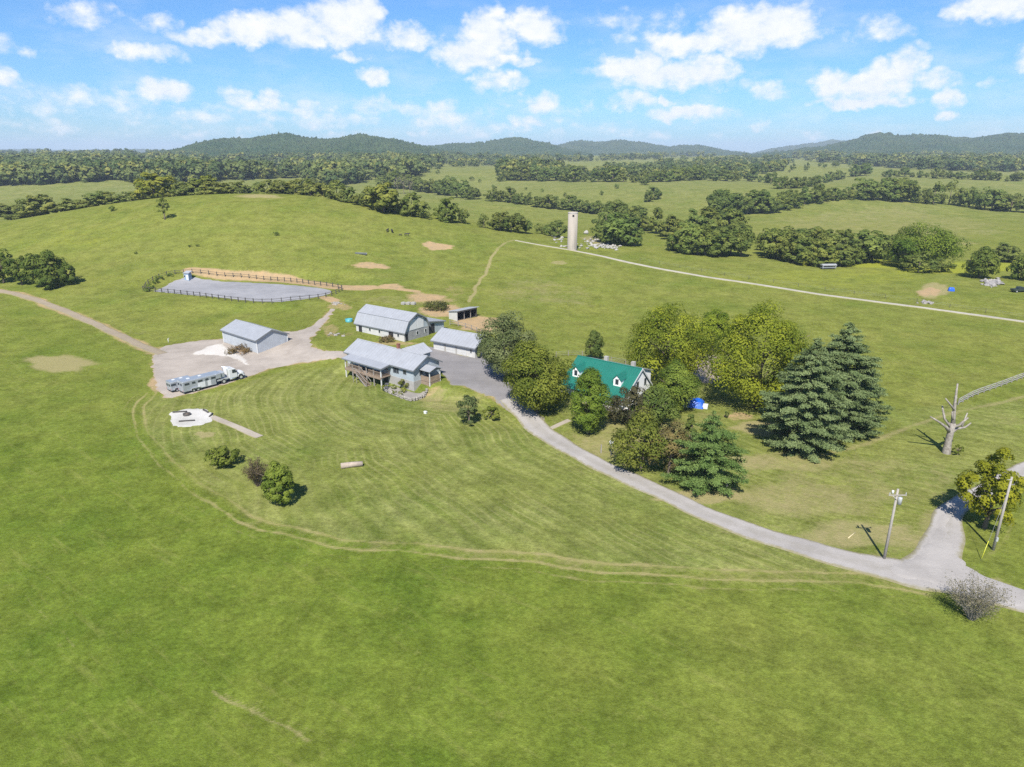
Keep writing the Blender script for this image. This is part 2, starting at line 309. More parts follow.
def build_ground():
    y = [27.0]
    while y[-1] < 11500: y.append(y[-1]*(1.0042 if y[-1] < 420 else 1.011 if y[-1] < 2500 else 1.03))
    ys = np.concatenate([[-150, -80, -30, 0, 10, 18], y])
    ss = np.concatenate([np.linspace(-1.5, -1.0, 24, endpoint=False), np.linspace(-1.0, 1.0, 860), np.linspace(1.0, 1.5, 25)[1:]])*.84
    Y, Sx = np.meshgrid(ys, ss, indexing='ij'); X = Sx*np.maximum(Y+25, 110)
    Z = H(X, Y); ny, nx = X.shape
    V = np.stack([X, Y, Z], -1).reshape(-1, 3)
    i = np.arange(ny-1)[:, None]*nx+np.arange(nx-1)[None]; i = i.ravel()
    Fq = np.stack([i, i+1, i+nx+1, i+nx], 1)
    P = V[:, :2]; n = len(P)
    wob = lambda s, k: np.stack([np.sin(P[:, 1]/s+k)+.6*np.sin(P[:, 1]/s*2.3+P[:, 0]/s*1.7+k), np.sin(P[:, 0]/s-k)+.6*np.sin(P[:, 0]/s*2.1-P[:, 1]/s*1.9)], 1)
    Pw = P+wob(6., 1.)*.35+wob(2.1, 2.)*.14
    A = np.zeros((n, 4), np.float32); B = np.zeros((n, 4), np.float32)
    def polymask(pts, soft, world=False):
        q = np.asarray(pts, float) if world else pxpoly(pts)
        lo = q.min(0)-3*soft; hi = q.max(0)+3*soft
        k = np.where((P[:, 0] > lo[0]) & (P[:, 0] < hi[0]) & (P[:, 1] > lo[1]) & (P[:, 1] < hi[1]))[0]
        r = np.zeros(n, np.float32)
        ins = inside(Pw[k], q); d = dist_line(Pw[k], list(q), True); r[k] = sm(-soft, soft, np.where(ins, d, -d)); return r
    def line(pts, width, soft, world=False):
        q = np.asarray(pts) if world else pxline(pts, 3.0); lo = q.min(0)-20; hi = q.max(0)+20
        k = np.where((P[:, 0] > lo[0]) & (P[:, 0] < hi[0]) & (P[:, 1] > lo[1]) & (P[:, 1] < hi[1]))[0]
        r = np.zeros(n, np.float32); r[k] = 1-sm(width-soft, width+soft, dist_line(Pw[k], list(q))); return r
    def spot(px, py, rx, ry, s):
        c = g1(px, py); m = mpp(c); a = g1(px, py+ry); b = g1(px, py-ry); wy = max(.8, min(abs(a.y-c.y), abs(b.y-c.y)*1.0)); wx = rx*m
        th = np.arctan2((Pw[:, 1]-c.y)/wy, (Pw[:, 0]-c.x-(Pw[:, 1]-c.y)*c.x/c.y)/wx); d = (1+.10*np.sin(3*th+px)+.08*np.sin(5*th+py)+.06*np.sin(8*th+px*2))*np.sqrt(((Pw[:, 0]-c.x-(Pw[:, 1]-c.y)*c.x/c.y)/wx)**2+((Pw[:, 1]-c.y)/wy)**2); return (s*(1-sm(.55, 1.25, d))).astype(np.float32)
    lawn = polymask(LAWN, .8); home = polymask(HOMEYARD, 1.0)
    A[:, 0] = np.maximum(lawn, .75*home)
    tan = np.zeros(n, np.float32)
    for s in [(60,363,38,10,.85),(258,196,26,3,.8),(560,262.5,9,2.5,.8),(540,292,70,16,.42),(480,265,40,8,.25),(640,440,80,32,.6),(780,462,75,13,.62),(705,496,46,8,1.05),(800,498,80,26,.55),(760,530,60,12,.4),
              (860,535,75,18,.68),(978,590,34,16,1.05),(700,366,26,13,1),(762,428,30,9,.9),(455,405,42,14,.45),(205,435,13,3.5,.9),(430,398,22,8,.7),(880,224,140,22,.44),(985,232,26,4,.45),(960,243,22,3,.5),(800,222,60,6,.35),
              (560,440,30,18,.3),(265,712,45,22,.3),(300,735,50,12,.3),(170,245,60,8,.2),(935,290,18,9,.9),(600,240,22,6,.7),(850,480,80,42,.46),(920,480,50,30,.38),(990,420,50,12,.3),(385,300,40,5,.4),(120,330,60,5,.3),(585,405,22,10,.4),(700,420,30,10,.4),(350,252,18,3,.2),(510,560,250,9,.22),(180,420,40,8,.2),(450,300,60,14,.3)]:
        tan = np.maximum(tan, spot(*s))
    for pts, w, so, k in [([(215,690),(262,711),(312,738)], .16, .3, .85), ([(228,690),(275,713),(318,730)], .1, .15, .6), ([(255,700),(300,716),(340,736)], .08, .12, .5), ([(205,668),(180,650),(120,610)], .08, .12, .4), ([(400,745),(330,712),(300,700)], .08, .12, .4), ([(150,705),(200,735),(240,765)], .1, .15, .4), ([(20,595),(45,622),(70,650)], .12, .15, .55), ([(0,535),(40,575),(75,603)], .12, .15, .5), ([(300,745),(325,765)], .15, .2, .4), ([(700,497),(760,472),(870,441),(930,421),(1030,394)], .8, .9, .6),
                      ([(930,352),(1024,345)], 1.5, 2, .2), ([(468,302),(478,285),(495,252)], .55, .6, 1.1), ([(495,252),(500,246),(515,240)], .7, .7, .7), ([(880,563),(925,535),(938,512)], 1.6, 1.2, .5), ([(556,424),(580,437),(640,472),(700,500)], .5, .6, .4), ([(300,262),(240,258),(150,262)], .5, .6, .25)]:
        tan = np.maximum(tan, k*line(pts, w, so))
    A[:, 1] = tan
    dirt = np.zeros(n, np.float32)
    for s in [(437,246,17,4,1.1),(370,265.5,21,3.5,.9),(480,324,26,9,1.1),(447,311,28,7,1.),(470,345,14,5,.6),(352,335,20,5,.3),(395,343,26,3,.6),(385,287,24,3,.8),(425,297,22,5,.75),(340,306,14,5,.6),(330,330,10,8,.5),(243,350,26,4,.5),(153,385,7,10,.7),(158,352,14,6,.6),(430,300,30,5,.5),(455,290,12,7,.4),(930,292,14,5,.8),(742,417,18,5,.6),(432,391,14,5,.6)]:
        dirt = np.maximum(dirt, spot(*s))
    for pts, w, so, k in [([(190,270),(222,274),(260,277)], 2.6, 1.6, 1), ([(262,278),(300,282),(340,287),(368,288)], 3.4, 1.8, 1.2), ([(368,288),(415,291)], 1.6, 1.2, 1), ([(325,297),(334,301)], 2.0, 1, .9)]:
        dirt = np.maximum(dirt, k*line(pts, w, so))
    lotm = np.maximum(polymask(LOT, 1.6), polymask(YARD, 1.2)); trk = line(TRACK, 2.0, 1.2)
    dirt = np.maximum(dirt, .55*lotm); dirt = np.maximum(dirt, .75*trk)
    A[:, 2] = dirt
    yel = np.zeros(n, np.float32)
    for s in [(800,280,120,12,.4),(890,263,62,5.5,1),(955,268,60,7,.9),(850,275,110,10,.45),(1010,262,30,10,.8),(600,248,30,4,.4),(70,238,90,14,.35),(350,215,60,8,.2)]: yel = np.maximum(yel, spot(*s))
    A[:, 3] = yel
    dr = pxline([(438,380),(497,388)]+DRIVE[1:], 2.0)
    k = np.where(P[:, 1] < 330)[0]; mow = np.zeros(n, np.float32); mow[k] = dist_line(P[k], list(dr))/100.; B[:, 0] = mow
    rut = pxline(RUT, 2.0); tn = np.gradient(rut, axis=0); tn /= np.linalg.norm(tn, axis=1)[:, None]; nrm = np.stack([-tn[:, 1], tn[:, 0]], 1)
    amp = (.66+.3*sm(-45, -15, P[:, 0])+.15*np.sin(P[:, 0]/7.+np.sin(P[:, 1]/5.))+.10*np.sin(P[:, 0]/2.3+P[:, 1]/3.1)).astype(np.float32); ru = amp*np.maximum(line(rut+nrm*.9, .25, .33, True), line(rut-nrm*.9, .25, .33, True)); ru = np.maximum(ru, (amp-.2)*.75*line(rut-nrm*2.6, .25, .4, True)); ru = np.maximum(ru, .44*line(rut, 2.0, 1.6, True)*(.6+.4*sm(-40, -10, P[:, 0])))
    for pts, w, k2 in [([(140,392),(128,425),(140,465),(175,505)], .25, .35), ([(133,395),(118,430),(128,470)], .2, .25), ([(345,470),(380,458),(430,470),(500,500),(560,530)], .3, .35), ([(330,445),(350,428),(420,420)], .3, .3), ([(432,470),(428,455),(440,440)], .25, .35), ([(980,560),(1010,535),(1012,510),(1000,490)], .35, .4), ([(800,545),(840,520),(930,470)], .2, .25)]:
        ru = np.maximum(ru, k2*line(pts, w, .25))
    B[:, 1] = ru
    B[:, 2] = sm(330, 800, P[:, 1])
    lush = (1-sm(60, 150, P[:, 1]+.25*P[:, 0]))*(1-.55*sm(-5, 35, P[:, 0]))*(1-lawn)
    B[:, 3] = np.maximum(lush, .55*polymask([(0,292),(140,348),(150,395),(140,430),(0,560)], 6.)*(1-lawn))
    me = mesh_from('ground', V, Fq, smooth=True)
    for nm, arr in (('cover_a', A), ('cover_b', B)):
        at = me.attributes.new(nm, 'FLOAT_COLOR', 'POINT'); at.data.foreach_set('color', arr.ravel())
    m, nt, b, N, L = mat('pasture'); b.inputs['Roughness'].default_value = 1; b.inputs['Specular IOR Level'].default_value = 0
    tc = N('ShaderNodeTexCoord'); v = tc.outputs['Object']
    def attr(nm):
        a = N('ShaderNodeAttribute'); a.attribute_name = nm; s = N('ShaderNodeSeparateColor'); L(a.outputs['Color'], s.inputs[0]); return s.outputs[0], s.outputs[1], s.outputs[2], a.outputs['Alpha']
    la, tn_, di, ye = attr('cover_a'); mo, rt, fr, lu = attr('cover_b')
    big = noisen(nt, v, .012, 4, .6, .35, .65); mid = noisen(nt, v, .07, 5, .65, .33, .67, (1, .8, 1)); sml = noisen(nt, v, .45, 5, .7, .3, .7); fine = noisen(nt, v, 2.6, 4, .75, .28, .72); blade = noisen(nt, v, 9, 3, .7, .25, .75)
    lushc = mixn(nt, mid, (.076,.118,.014), (.122,.156,.024))
    fieldc = mixn(nt, mid, (.114,.142,.023), (.170,.178,.043))
    fieldc = mixn(nt, mathn(nt, 'MULTIPLY', big, .6), fieldc, (.148,.165,.034))
    base = mixn(nt, lu, fieldc, lushc)
    lawnc = mixn(nt, mid, (.104,.132,.026), (.142,.158,.040))
    mowv = mathn(nt, 'MULTIPLY', mo, 100.0); wobb = mathn(nt, 'MULTIPLY', noisen(nt, v, .022, 3, .5, None), 14.0)
    wave = mathn(nt, 'SINE', mathn(nt, 'MULTIPLY', mathn(nt, 'ADD', mowv, wobb), 2*math.pi/2.5))
    wave2 = mathn(nt, 'SINE', mathn(nt, 'MULTIPLY', mathn(nt, 'ADD', mowv, wobb), 2*math.pi/7.3))
    st = mathn(nt, 'MULTIPLY', mathn(nt, 'MULTIPLY_ADD', mathn(nt, 'ADD', wave, mathn(nt, 'MULTIPLY', wave2, .6)), .32, .5), noisen(nt, v, .05, 4, .6, .36, .56))
    lawnc = mixn(nt, st, lawnc, (.190,.204,.062))
    thin = mathn(nt, 'POWER', mathn(nt, 'MULTIPLY_ADD', mathn(nt, 'SINE', mathn(nt, 'MULTIPLY', mathn(nt, 'ADD', mowv, wobb), 2*math.pi/1.25)), .5, .5), 5)
    lawnc = mixn(nt, mathn(nt, 'MULTIPLY', thin, mathn(nt, 'MULTIPLY', noisen(nt, v, .06, 4, .6, .42, .62), .55)), lawnc, (.26,.25,.10))
    base = mixn(nt, la, base, lawnc)
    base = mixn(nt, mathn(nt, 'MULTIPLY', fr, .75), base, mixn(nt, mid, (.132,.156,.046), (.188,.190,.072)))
    # patchiness at several sizes
    def val(fac, lo, hi):
        r = N('ShaderNodeMapRange'); L(fac, r.inputs[0]); r.inputs[3].default_value = lo; r.inputs[4].default_value = hi; c = N('ShaderNodeCombineColor')
        for i in range(3): L(r.outputs[0], c.inputs[i])
        return c.outputs[0]
    warm = noisen(nt, v, .028, 8, .68, .38, .62); base = mixn(nt, mathn(nt, 'MULTIPLY', warm, .34), base, mixn(nt, .55, base, (.215,.205,.045)))
    cool = noisen(nt, v, .05, 9, .72, .50, .68, (1, .7, 1, .6)); base = mixn(nt, mathn(nt, 'MULTIPLY', cool, .6), base, mixn(nt, .6, base, (.055,.105,.012)))
    base = mixn(nt, 1.0, base, val(noisen(nt, v, .22, 9, .78, .34, .66), .70, 1.26), 'MULTIPLY')
    base = mixn(nt, 1.0, base, val(noisen(nt, v, 1.5, 6, .74, .32, .68), .70, 1.28), 'MULTIPLY')
    base = mixn(nt, 1.0, base, val(blade, .74, 1.26), 'MULTIPLY')
    streak = noisen(nt, v, .9, 6, .7, .56, .76, (.11, 1, 1, .66)); base = mixn(nt, mathn(nt, 'MULTIPLY', streak, .40), base, (.270,.265,.080))
    drycl = mathn(nt, 'MULTIPLY', noisen(nt, v, .7, 7, .8, .57, .74), .5); base = mixn(nt, drycl, base, (.250,.255,.072))
    weeds = mathn(nt, 'MULTIPLY', mathn(nt, 'MULTIPLY', noisen(nt, v, .22, 6, .72, .62, .74), mathn(nt, 'SUBTRACT', 1.0, la)), .55)
    base = mixn(nt, weeds, base, (.050,.080,.016))
    jag = mathn(nt, 'ADD', mathn(nt, 'MULTIPLY', noisen(nt, v, .9, 8, .78, .25, .75), .75), mathn(nt, 'MULTIPLY', noisen(nt, v, .14, 6, .7, .3, .7), .6))
    def mask(x, k=1.0): # breaks a soft mask up with noise
        q = mathn(nt, 'SUBTRACT', mathn(nt, 'MULTIPLY', x, 1.7), jag); r = N('ShaderNodeMapRange'); L(q, r.inputs[0]); r.inputs[1].default_value = -.12; r.inputs[2].default_value = .62; r.inputs[4].default_value = k; return mathn(nt, 'MULTIPLY', r.outputs[0], mathn(nt, 'MINIMUM', mathn(nt, 'MULTIPLY', x, 6), 1.0))
    base = mixn(nt, mask(ye, .8), base, mixn(nt, sml, (.27,.275,.03), (.19,.22,.03)))
    base = mixn(nt, mask(rt, .8), base, mixn(nt, sml, (.30,.25,.12), (.23,.215,.075)))
    base = mixn(nt, mask(tn_, .85), base, mixn(nt, fine, (.31,.25,.13), (.22,.205,.085)))
    base = mixn(nt, mask(di, .95), base, mixn(nt, sml, (.40,.27,.145), (.28,.21,.125)))
    L(base, b.inputs['Base Color'])
    hgt = mathn(nt, 'ADD', mathn(nt, 'MULTIPLY', fine, .6), mathn(nt, 'MULTIPLY', sml, .5)); bumpn(nt, mathn(nt, 'ADD', hgt, mathn(nt, 'MULTIPLY', blade, .25)), .55, .22, b)
    me.materials.append(m)
    o = bpy.data.objects.new('ground', me); COL.objects.link(o); tag(o, kind='structure')
build_ground()
def gravel(name, c1, c2, edge, crown=None):
    if name in MATS: return MATS[name]
    m, nt, b, N, L = mat(name); tc = N('ShaderNodeTexCoord'); v = tc.outputs['Object']
    a = N('ShaderNodeAttribute'); a.attribute_name = 'tint'
    f = noisen(nt, v, .35, 6, .7, .3, .7); f2 = noisen(nt, v, 5, 4, .8, .25, .75); f3 = noisen(nt, v, .12, 3, .6, .35, .65)
    col = mixn(nt, f, c1, c2); col = mixn(nt, mathn(nt, 'MULTIPLY', f2, .35), col, tuple(q*.62 for q in c2)); col = mixn(nt, mathn(nt, 'MULTIPLY', f3, .35), col, tuple(q*1.18 for q in c1)); col = mixn(nt, mathn(nt, 'MULTIPLY', noisen(nt, v, .09, 6, .7, .5, .68, (1, 1.6, 1)), .4), col, tuple(q*.72 for q in c2))
    if crown:                                   # grassy or darker middle strip between the wheel lines
        cm = N('ShaderNodeMapRange'); L(mathn(nt, 'ADD', a.outputs['Fac'], mathn(nt, 'MULTIPLY', f, .25)), cm.inputs[0]); cm.inputs[1].default_value = .95; cm.inputs[2].default_value = 1.2; cm.inputs[4].default_value = .55
        col = mixn(nt, cm.outputs[0], col, crown)
    e = N('ShaderNodeMapRange'); L(mathn(nt, 'SUBTRACT', a.outputs['Fac'], mathn(nt, 'MULTIPLY', noisen(nt, v, 1.0, 7, .78, .25, .75), .6)), e.inputs[0]); e.inputs[1].default_value = -.28; e.inputs[2].default_value = .1
    col = mixn(nt, e.outputs[0], edge, col)
    L(col, b.inputs['Base Color']); b.inputs['Roughness'].default_value = .92; b.inputs['Specular IOR Level'].default_value = .2
    bumpn(nt, f2, .5, .06, b); MATS[name] = m; return m
def ribbon(name, pts, widths, m, lift=.07, step=.9):
    """a worn road on the ground: centre line in photo points, width in metres (one value or one per point)"""
    q = pxline(pts, step); t = np.gradient(q, axis=0); t /= np.linalg.norm(t, axis=1)[:, None]; nr = np.stack([-t[:, 1], t[:, 0]], 1)
    n = len(q)
    if hasattr(widths, '__len__'): w = np.interp(np.linspace(0, 1, n), np.linspace(0, 1, len(widths)), widths)
    else: w = np.full(n, float(widths))
    s = np.arange(n)*step; cs = np.array([-1.12, -1, -.8, -.5, -.2, .2, .5, .8, 1, 1.12]); tt = np.array([0, .06, .4, .8, 1, 1, .8, .4, .06, 0])
    V = []; T = []
    for j, c in enumerate(cs):
        ww = w/2*(1+(.10*np.sin(s/3.1+np.sign(c)*2)+.06*np.sin(s/1.3+np.sign(c)))*(abs(c) > .7))
        p = q+nr*(c*ww)[:, None]; z = H(p[:, 0], p[:, 1])+(lift if abs(c) < 1.05 else -.05)
        V.append(np.column_stack([p, z])); T.append(np.full(n, tt[j]))
    k = len(cs); V = np.stack(V, 1).reshape(-1, 3); T = np.stack(T, 1).ravel()
    i = (np.arange(n-1)[:, None]*k+np.arange(k-1)[None]).ravel(); Fq = np.stack([i, i+k, i+k+1, i+1], 1)
    o = bpy.data.objects.new(name, mesh_from(name, V, Fq, tint=T, mats=[m], smooth=True)); COL.objects.link(o); return tag(o, kind='structure')
def patch(name, pts, m, lift=.06, cell=1.0, jag=.5, soft=2.0, world=False, kind='structure'):
    """an area of surfacing laid over the ground, its rim worn by noise"""
    q = np.asarray(pts, float) if world else pxpoly(pts)
    ring = smoothline(np.vstack([q, q[:1]]), cell)[:-1]; R = random.Random(len(ring))
    ring = np.array([(x+R.uniform(-jag, jag), y+R.uniform(-jag, jag)) for x, y in ring])
    lo, hi = ring.min(0), ring.max(0); gx, gy = np.meshgrid(np.arange(lo[0], hi[0], cell), np.arange(lo[1], hi[1], cell)); g = np.stack([gx.ravel(), gy.ravel()], 1)
    g = g[inside(g, list(ring))]; g = g[dist_line(g, list(ring), True) > .45*cell]
    pts2 = [Vector(p) for p in np.vstack([ring, g])]; n = len(ring)
    vs, es, fs, *_ = mgeo.delaunay_2d_cdt(pts2, [(i, (i+1) % n) for i in range(n)], [], 1, 1e-4)
    P = np.array([(v.x, v.y) for v in vs]); d = dist_line(P, list(ring), True)
    V = np.column_stack([P, H(P[:, 0], P[:, 1])+np.where(d < .02, -.04, lift)])
    F3 = np.array([f for f in fs if len(f) == 3])
    a = P[F3[:, 1]]-P[F3[:, 0]]; b = P[F3[:, 2]]-P[F3[:, 0]]; fl = (a[:, 0]*b[:, 1]-a[:, 1]*b[:, 0]) < 0; F3[fl] = F3[fl][:, ::-1]
    o = bpy.data.objects.new(name, mesh_from(name, V, F3, tint=np.clip(d/soft, 0, 1), mats=[m], smooth=True)); COL.objects.link(o); return tag(o, kind=kind)
GRASSY = (.115,.135,.04); DUSTY = (.27,.22,.13)
g_drive = gravel('drive_gravel', (.355,.33,.305), (.275,.255,.235), (.20,.18,.10), (.235,.215,.18))
g_yard = gravel('yard_gravel', (.225,.212,.208), (.172,.162,.158), (.22,.19,.12))
g_lot = gravel('lot_dirt', (.36,.315,.27), (.25,.215,.18), (.31,.21,.12))
g_track = gravel('track_dirt', (.30,.24,.17), (.215,.175,.125), (.19,.18,.08), (.26,.225,.15))
g_white = gravel('white_lane', (.40,.37,.31), (.32,.295,.245), (.24,.22,.11))
g_pale = gravel('pale_stone', (.52,.49,.45), (.42,.39,.35), (.30,.26,.20))
ribbon('dirt_track', TRACK, 2.4, g_track)
patch('gravel_lot', LOT, g_lot, .05, 1.2)
patch('pale_gravel', [(188,355),(205,347),(224,343),(232,350),(246,357),(252,366),(246,367),(236,361),(222,357),(205,356)], g_pale, .09, .9, .4, 2.5)
patch('gravel_yard', YARD, g_yard, .05, 1.1)
ribbon('driveway', DRIVE, [4.6,4.0,3.7,3.6,3.5,3.4,3.4,3.4,3.5,3.6,4.2,5.4,4.2,3.8,3.8], g_drive, .09)
ribbon('side_road', SIDE, [6.0,4.0,2.7,2.7,3.2,3.6,3.9], g_drive, .075)
patch('road_junction', [(886,561),(906,557),(921,546),(930,529),(937,514),(953,513),(952,530),(955,547),(965,562),(990,577),(1034,593),(1034,613),(985,600),(935,587),(890,575)], gravel('junction_gravel', (.355,.33,.305), (.275,.255,.235), (.30,.275,.24)), .13, .9, .3, .8)
ribbon('gravel_lane', FAR_ROAD, [1.6,2.0,2.4,2.5,2.4,2.3,2.2,2.1,2.1,2.1,2.1,2.1], g_white, .14, 2.0)
g_arena = gravel('arena_footing', (.29,.285,.29), (.20,.20,.21), (.30,.24,.2))
ARENA = [(151,291.5),(174.3,280.5),(203,278),(263,283),(318,287.5),(332.5,292),(316,297.5),(271.8,302.2),(218.6,297.8)]
patch('riding_arena', ARENA, g_arena, .08, 1.5, .3, 1.5)
g_slab = gravel('fire_pit_stone', (.52,.50,.465), (.36,.345,.31), (.30,.28,.22))
patch('stone_pad', [(167,413),(186,409),(204,408.5),(213,413),(214,418),(206,424),(176,427)], g_slab, .07, .6, .25, .6)
g_pathm = gravel('path_gravel', (.36,.315,.255), (.28,.24,.19), (.20,.18,.09))
ribbon('stone_path', [(211,417),(230,424),(260,437)], 1.4, g_pathm, .06, .6)
ribbon('front_walk', [(569,420),(549,429.5)], 1.0, g_pathm, .06, .6)
patch('bare_yard', [(688,372),(690,357),(705,353),(722,360),(724,378),(705,384)], gravel('bare_soil', (.34,.28,.22), (.26,.21,.165), (.22,.18,.10)), .05, 1.0)
# ------------------------------------------------------------------ far hills
def build_hills():
    m, nt, b, N, L = mat('wooded_hill'); tc = N('ShaderNodeTexCoord'); v = tc.outputs['Object']
    f = noisen(nt, v, .009, 4, .6, .35, .65); f2 = noisen(nt, v, .03, 4, .7, .3, .7)
    c = mixn(nt, f, (.038,.075,.026), (.078,.108,.038)); c = mixn(nt, mathn(nt, 'MULTIPLY', f2, .6), c, (.022,.042,.016)); L(c, b.inputs['Base Color']); b.inputs['Roughness'].default_value = 1; b.inputs['Specular IOR Level'].default_value = 0
    bumpn(nt, f2, 1, 10, b)
    prof = [
     (2500, 700, [(130,154),(170,150.5),(185,147),(200,143),(218,139.5),(230,138),(247,138.5),(262,136.5),(278,134),(292,135),(305,138),(318,139),(330,139),(345,136),(360,134.3),(375,136),(385,138.5),(398,140),(410,143),(422,146),(440,150),(470,155)]),
     (3600, 800, [(385,152),(415,147.5),(435,145),(460,143),(485,142.5),(497,139.5),(507,137),(520,138),(535,141),(545,142.5),(560,147),(590,153)]),
     (4800, 900, [(500,152),(540,147.5),(560,144.5),(570,142),(580,140.6),(600,141.5),(624,140),(640,142),(654,145),(672,146.5),(697,144.5),(706,146),(715,149),(745,153)]),
     (3300, 900, [(745,156),(775,153),(800,150),(830,146),(852,141),(866,137),(880,133),(890,134),(900,136.8),(918,134.5),(935,135.3),(950,136),(972,138),(990,136.5),(1000,134.5),(1012,133.5),(1030,133.6),(1060,131),(1110,135),(1180,140),(1280,150)]),
     (6500, 900, [(755,153.5),(775,149),(788,146),(801,145),(815,143),(830,140),(845,141),(870,145),(900,150)]),
     (7500, 1000, [(-260,149),(-160,146),(-60,149),(0,150.3),(15,149.2),(38,149.5),(60,151),(85,150),(110,151),(140,149.6),(170,150.5),(200,148),(240,151),(300,153)])]
    for j, (D, dep, pts) in enumerate(prof):
        pts = np.array(pts, float); px = np.arange(pts[0, 0], pts[-1, 0], 0.8 if D > 4000 else 1.2); py = np.interp(px, pts[:, 0], pts[:, 1])
        R = np.random.default_rng(j+3); py = py+R.normal(0, .38, len(px))+.35*np.sin(px/5.3+j)
        dx, dy, dz = ray(px, py); X = dx*D/dy; Zt = CAM_H+dz*D/dy; nr = 60; V = []
        for r in range(-nr, 13):
            t = r/nr if r < 0 else r/12
            yy = D+t*dep; prof_ = (1-abs(t))**.85 if r < 0 else 1-.7*t*t
            ground = H(X, np.full_like(X, D-dep))-6
            wv = 1+.10*np.sin(X/170+t*5+j)*np.sin(X/67-t*3)*(t < 0)*(abs(t) > .02)
            bumpy = R.normal(0, 3.2, len(px))*(0 if r == 0 else 1)
            zz = ground+(np.maximum(Zt-ground, 2))*np.clip(prof_*wv, 0, 1)+bumpy
            V.append(np.column_stack([X*(1+t*dep/D*.6), np.full(len(px), yy)+R.normal(0, 3, len(px)), zz]))
        n = len(px); k = len(V); V = np.vstack(V)
        i = (np.arange(k-1)[:, None]*n+np.arange(n-1)[None]).ravel(); Fq = np.stack([i, i+1, i+n+1, i+n], 1)
        o = bpy.data.objects.new('hills', mesh_from('hills', V, Fq, mats=[m])); COL.objects.link(o); tag(o, kind='structure')
build_hills()
# ------------------------------------------------------------------ vegetation
def leafmat(name, dark, light, trans=.38, accent=None, acc_lo=.8):
    if name in MATS: return MATS[name]
    m, nt, b, N, L = mat(name); a = N('ShaderNodeAttribute'); a.attribute_name = 'tint'; oi = N('ShaderNodeObjectInfo')
    c = mixn(nt, a.outputs['Fac'], dark, light)
    if accent:
        r = N('ShaderNodeMapRange'); L(a.outputs['Fac'], r.inputs[0]); r.inputs[1].default_value = acc_lo; r.inputs[2].default_value = 1.05; c = mixn(nt, r.outputs[0], c, accent)
    c = mixn(nt, 1.0, c, oi.outputs['Color'], 'MULTIPLY')
    L(c, b.inputs['Base Color']); b.inputs['Roughness'].default_value = .7; b.inputs['Specular IOR Level'].default_value = .06
    t = N('ShaderNodeBsdfTranslucent'); L(mixn(nt, 1.0, c, (1.1, 1.25, .6), 'MULTIPLY'), t.inputs[0]); mx = N('ShaderNodeMixShader'); mx.inputs[0].default_value = trans
    L(b.outputs[0], mx.inputs[1]); L(t.outputs[0], mx.inputs[2]); L(mx.outputs[0], nt.nodes['Material Output'].inputs[0]); MATS[name] = m; return m
def unit(R, n):
    d = R.normal(size=(n, 3)); return d/np.linalg.norm(d, axis=1)[:, None]
def cards(R, P, Nn, size, asp=.7):
    """small leaf-spray faces at P facing roughly Nn"""
    n = len(P); ref = unit(R, n); u = np.cross(Nn, ref); u /= np.linalg.norm(u, axis=1)[:, None]+1e-9; w = np.cross(Nn, u)
    s = (size*R.uniform(.6, 1.35, n))[:, None]; bend = Nn*s*.25
    V = np.stack([P-u*s, P-w*s*asp-bend, P+u*s, P+w*s*asp-bend], 1).reshape(-1, 3)
    return V, np.arange(4*n).reshape(n, 4)
def crown_arrays(R, h, r, z0, ncl, nleaf, leaf, profile='round', clr=.32, lump=.22, fill=.35):
    """clumps over a crown volume, each clump a shell of leaf sprays"""
    cl = []; zc = (z0+h)/2; rz = (h-z0)/2; ph = R.uniform(0, 6, 4)
    while len(cl) < ncl:
        d = unit(R, 1)[0]; k = 1-R.uniform(0, 1)**2*fill
        k *= 1+lump*(math.sin(3*math.atan2(d[1], d[0])+ph[0])*.5+math.sin(4*d[2]+2*math.atan2(d[1], d[0])+ph[1])*.5)
        rr = r
        if profile == 'oval': rr = r*(1-.25*max(0, d[2]))
        if profile == 'cone': rr = r*(1.0-.62*(d[2]*.5+.5)); k = min(k, 1.0)
        if profile == 'spread': rr = r*(1+.1*d[2])
        if profile == 'shrub': rr = r*(1-.3*max(0, d[2])+.05); d = np.array([d[0], d[1], d[2] if d[2] > 0 else d[2]*.85])
        cs = clr*r*R.uniform(.65, 1.25)
        cl.append((d[0]*rr*k*.86, d[1]*rr*k*.86, zc+d[2]*rz*k*.88, cs, R.uniform(0, 1)))
    cl = np.array(cl); per = nleaf//ncl; idx = np.repeat(np.arange(ncl), per); n = len(idx)
    d = unit(R, n); d[:, 2] = np.where(d[:, 2] < -.55, -d[:, 2], d[:, 2]); rad = R.uniform(.66, 1.06, n)
    P = cl[idx, :3]+d*(cl[idx, 3]*rad)[:, None]*np.array([1, 1, .85])
    out = (P-np.array([0, 0, zc]))/np.array([r, r, rz]); out /= np.linalg.norm(out, axis=1)[:, None]+1e-9
    Nn = d*1.0+out*.45+unit(R, n)*.32+np.array([0, 0, .2]); Nn /= np.linalg.norm(Nn, axis=1)[:, None]
    V, Fq = cards(R, P, Nn, leaf); t = np.clip(cl[idx, 4]*.8+R.uniform(0, .2, n), 0, 1)
    return V, Fq, np.repeat(t, 4)
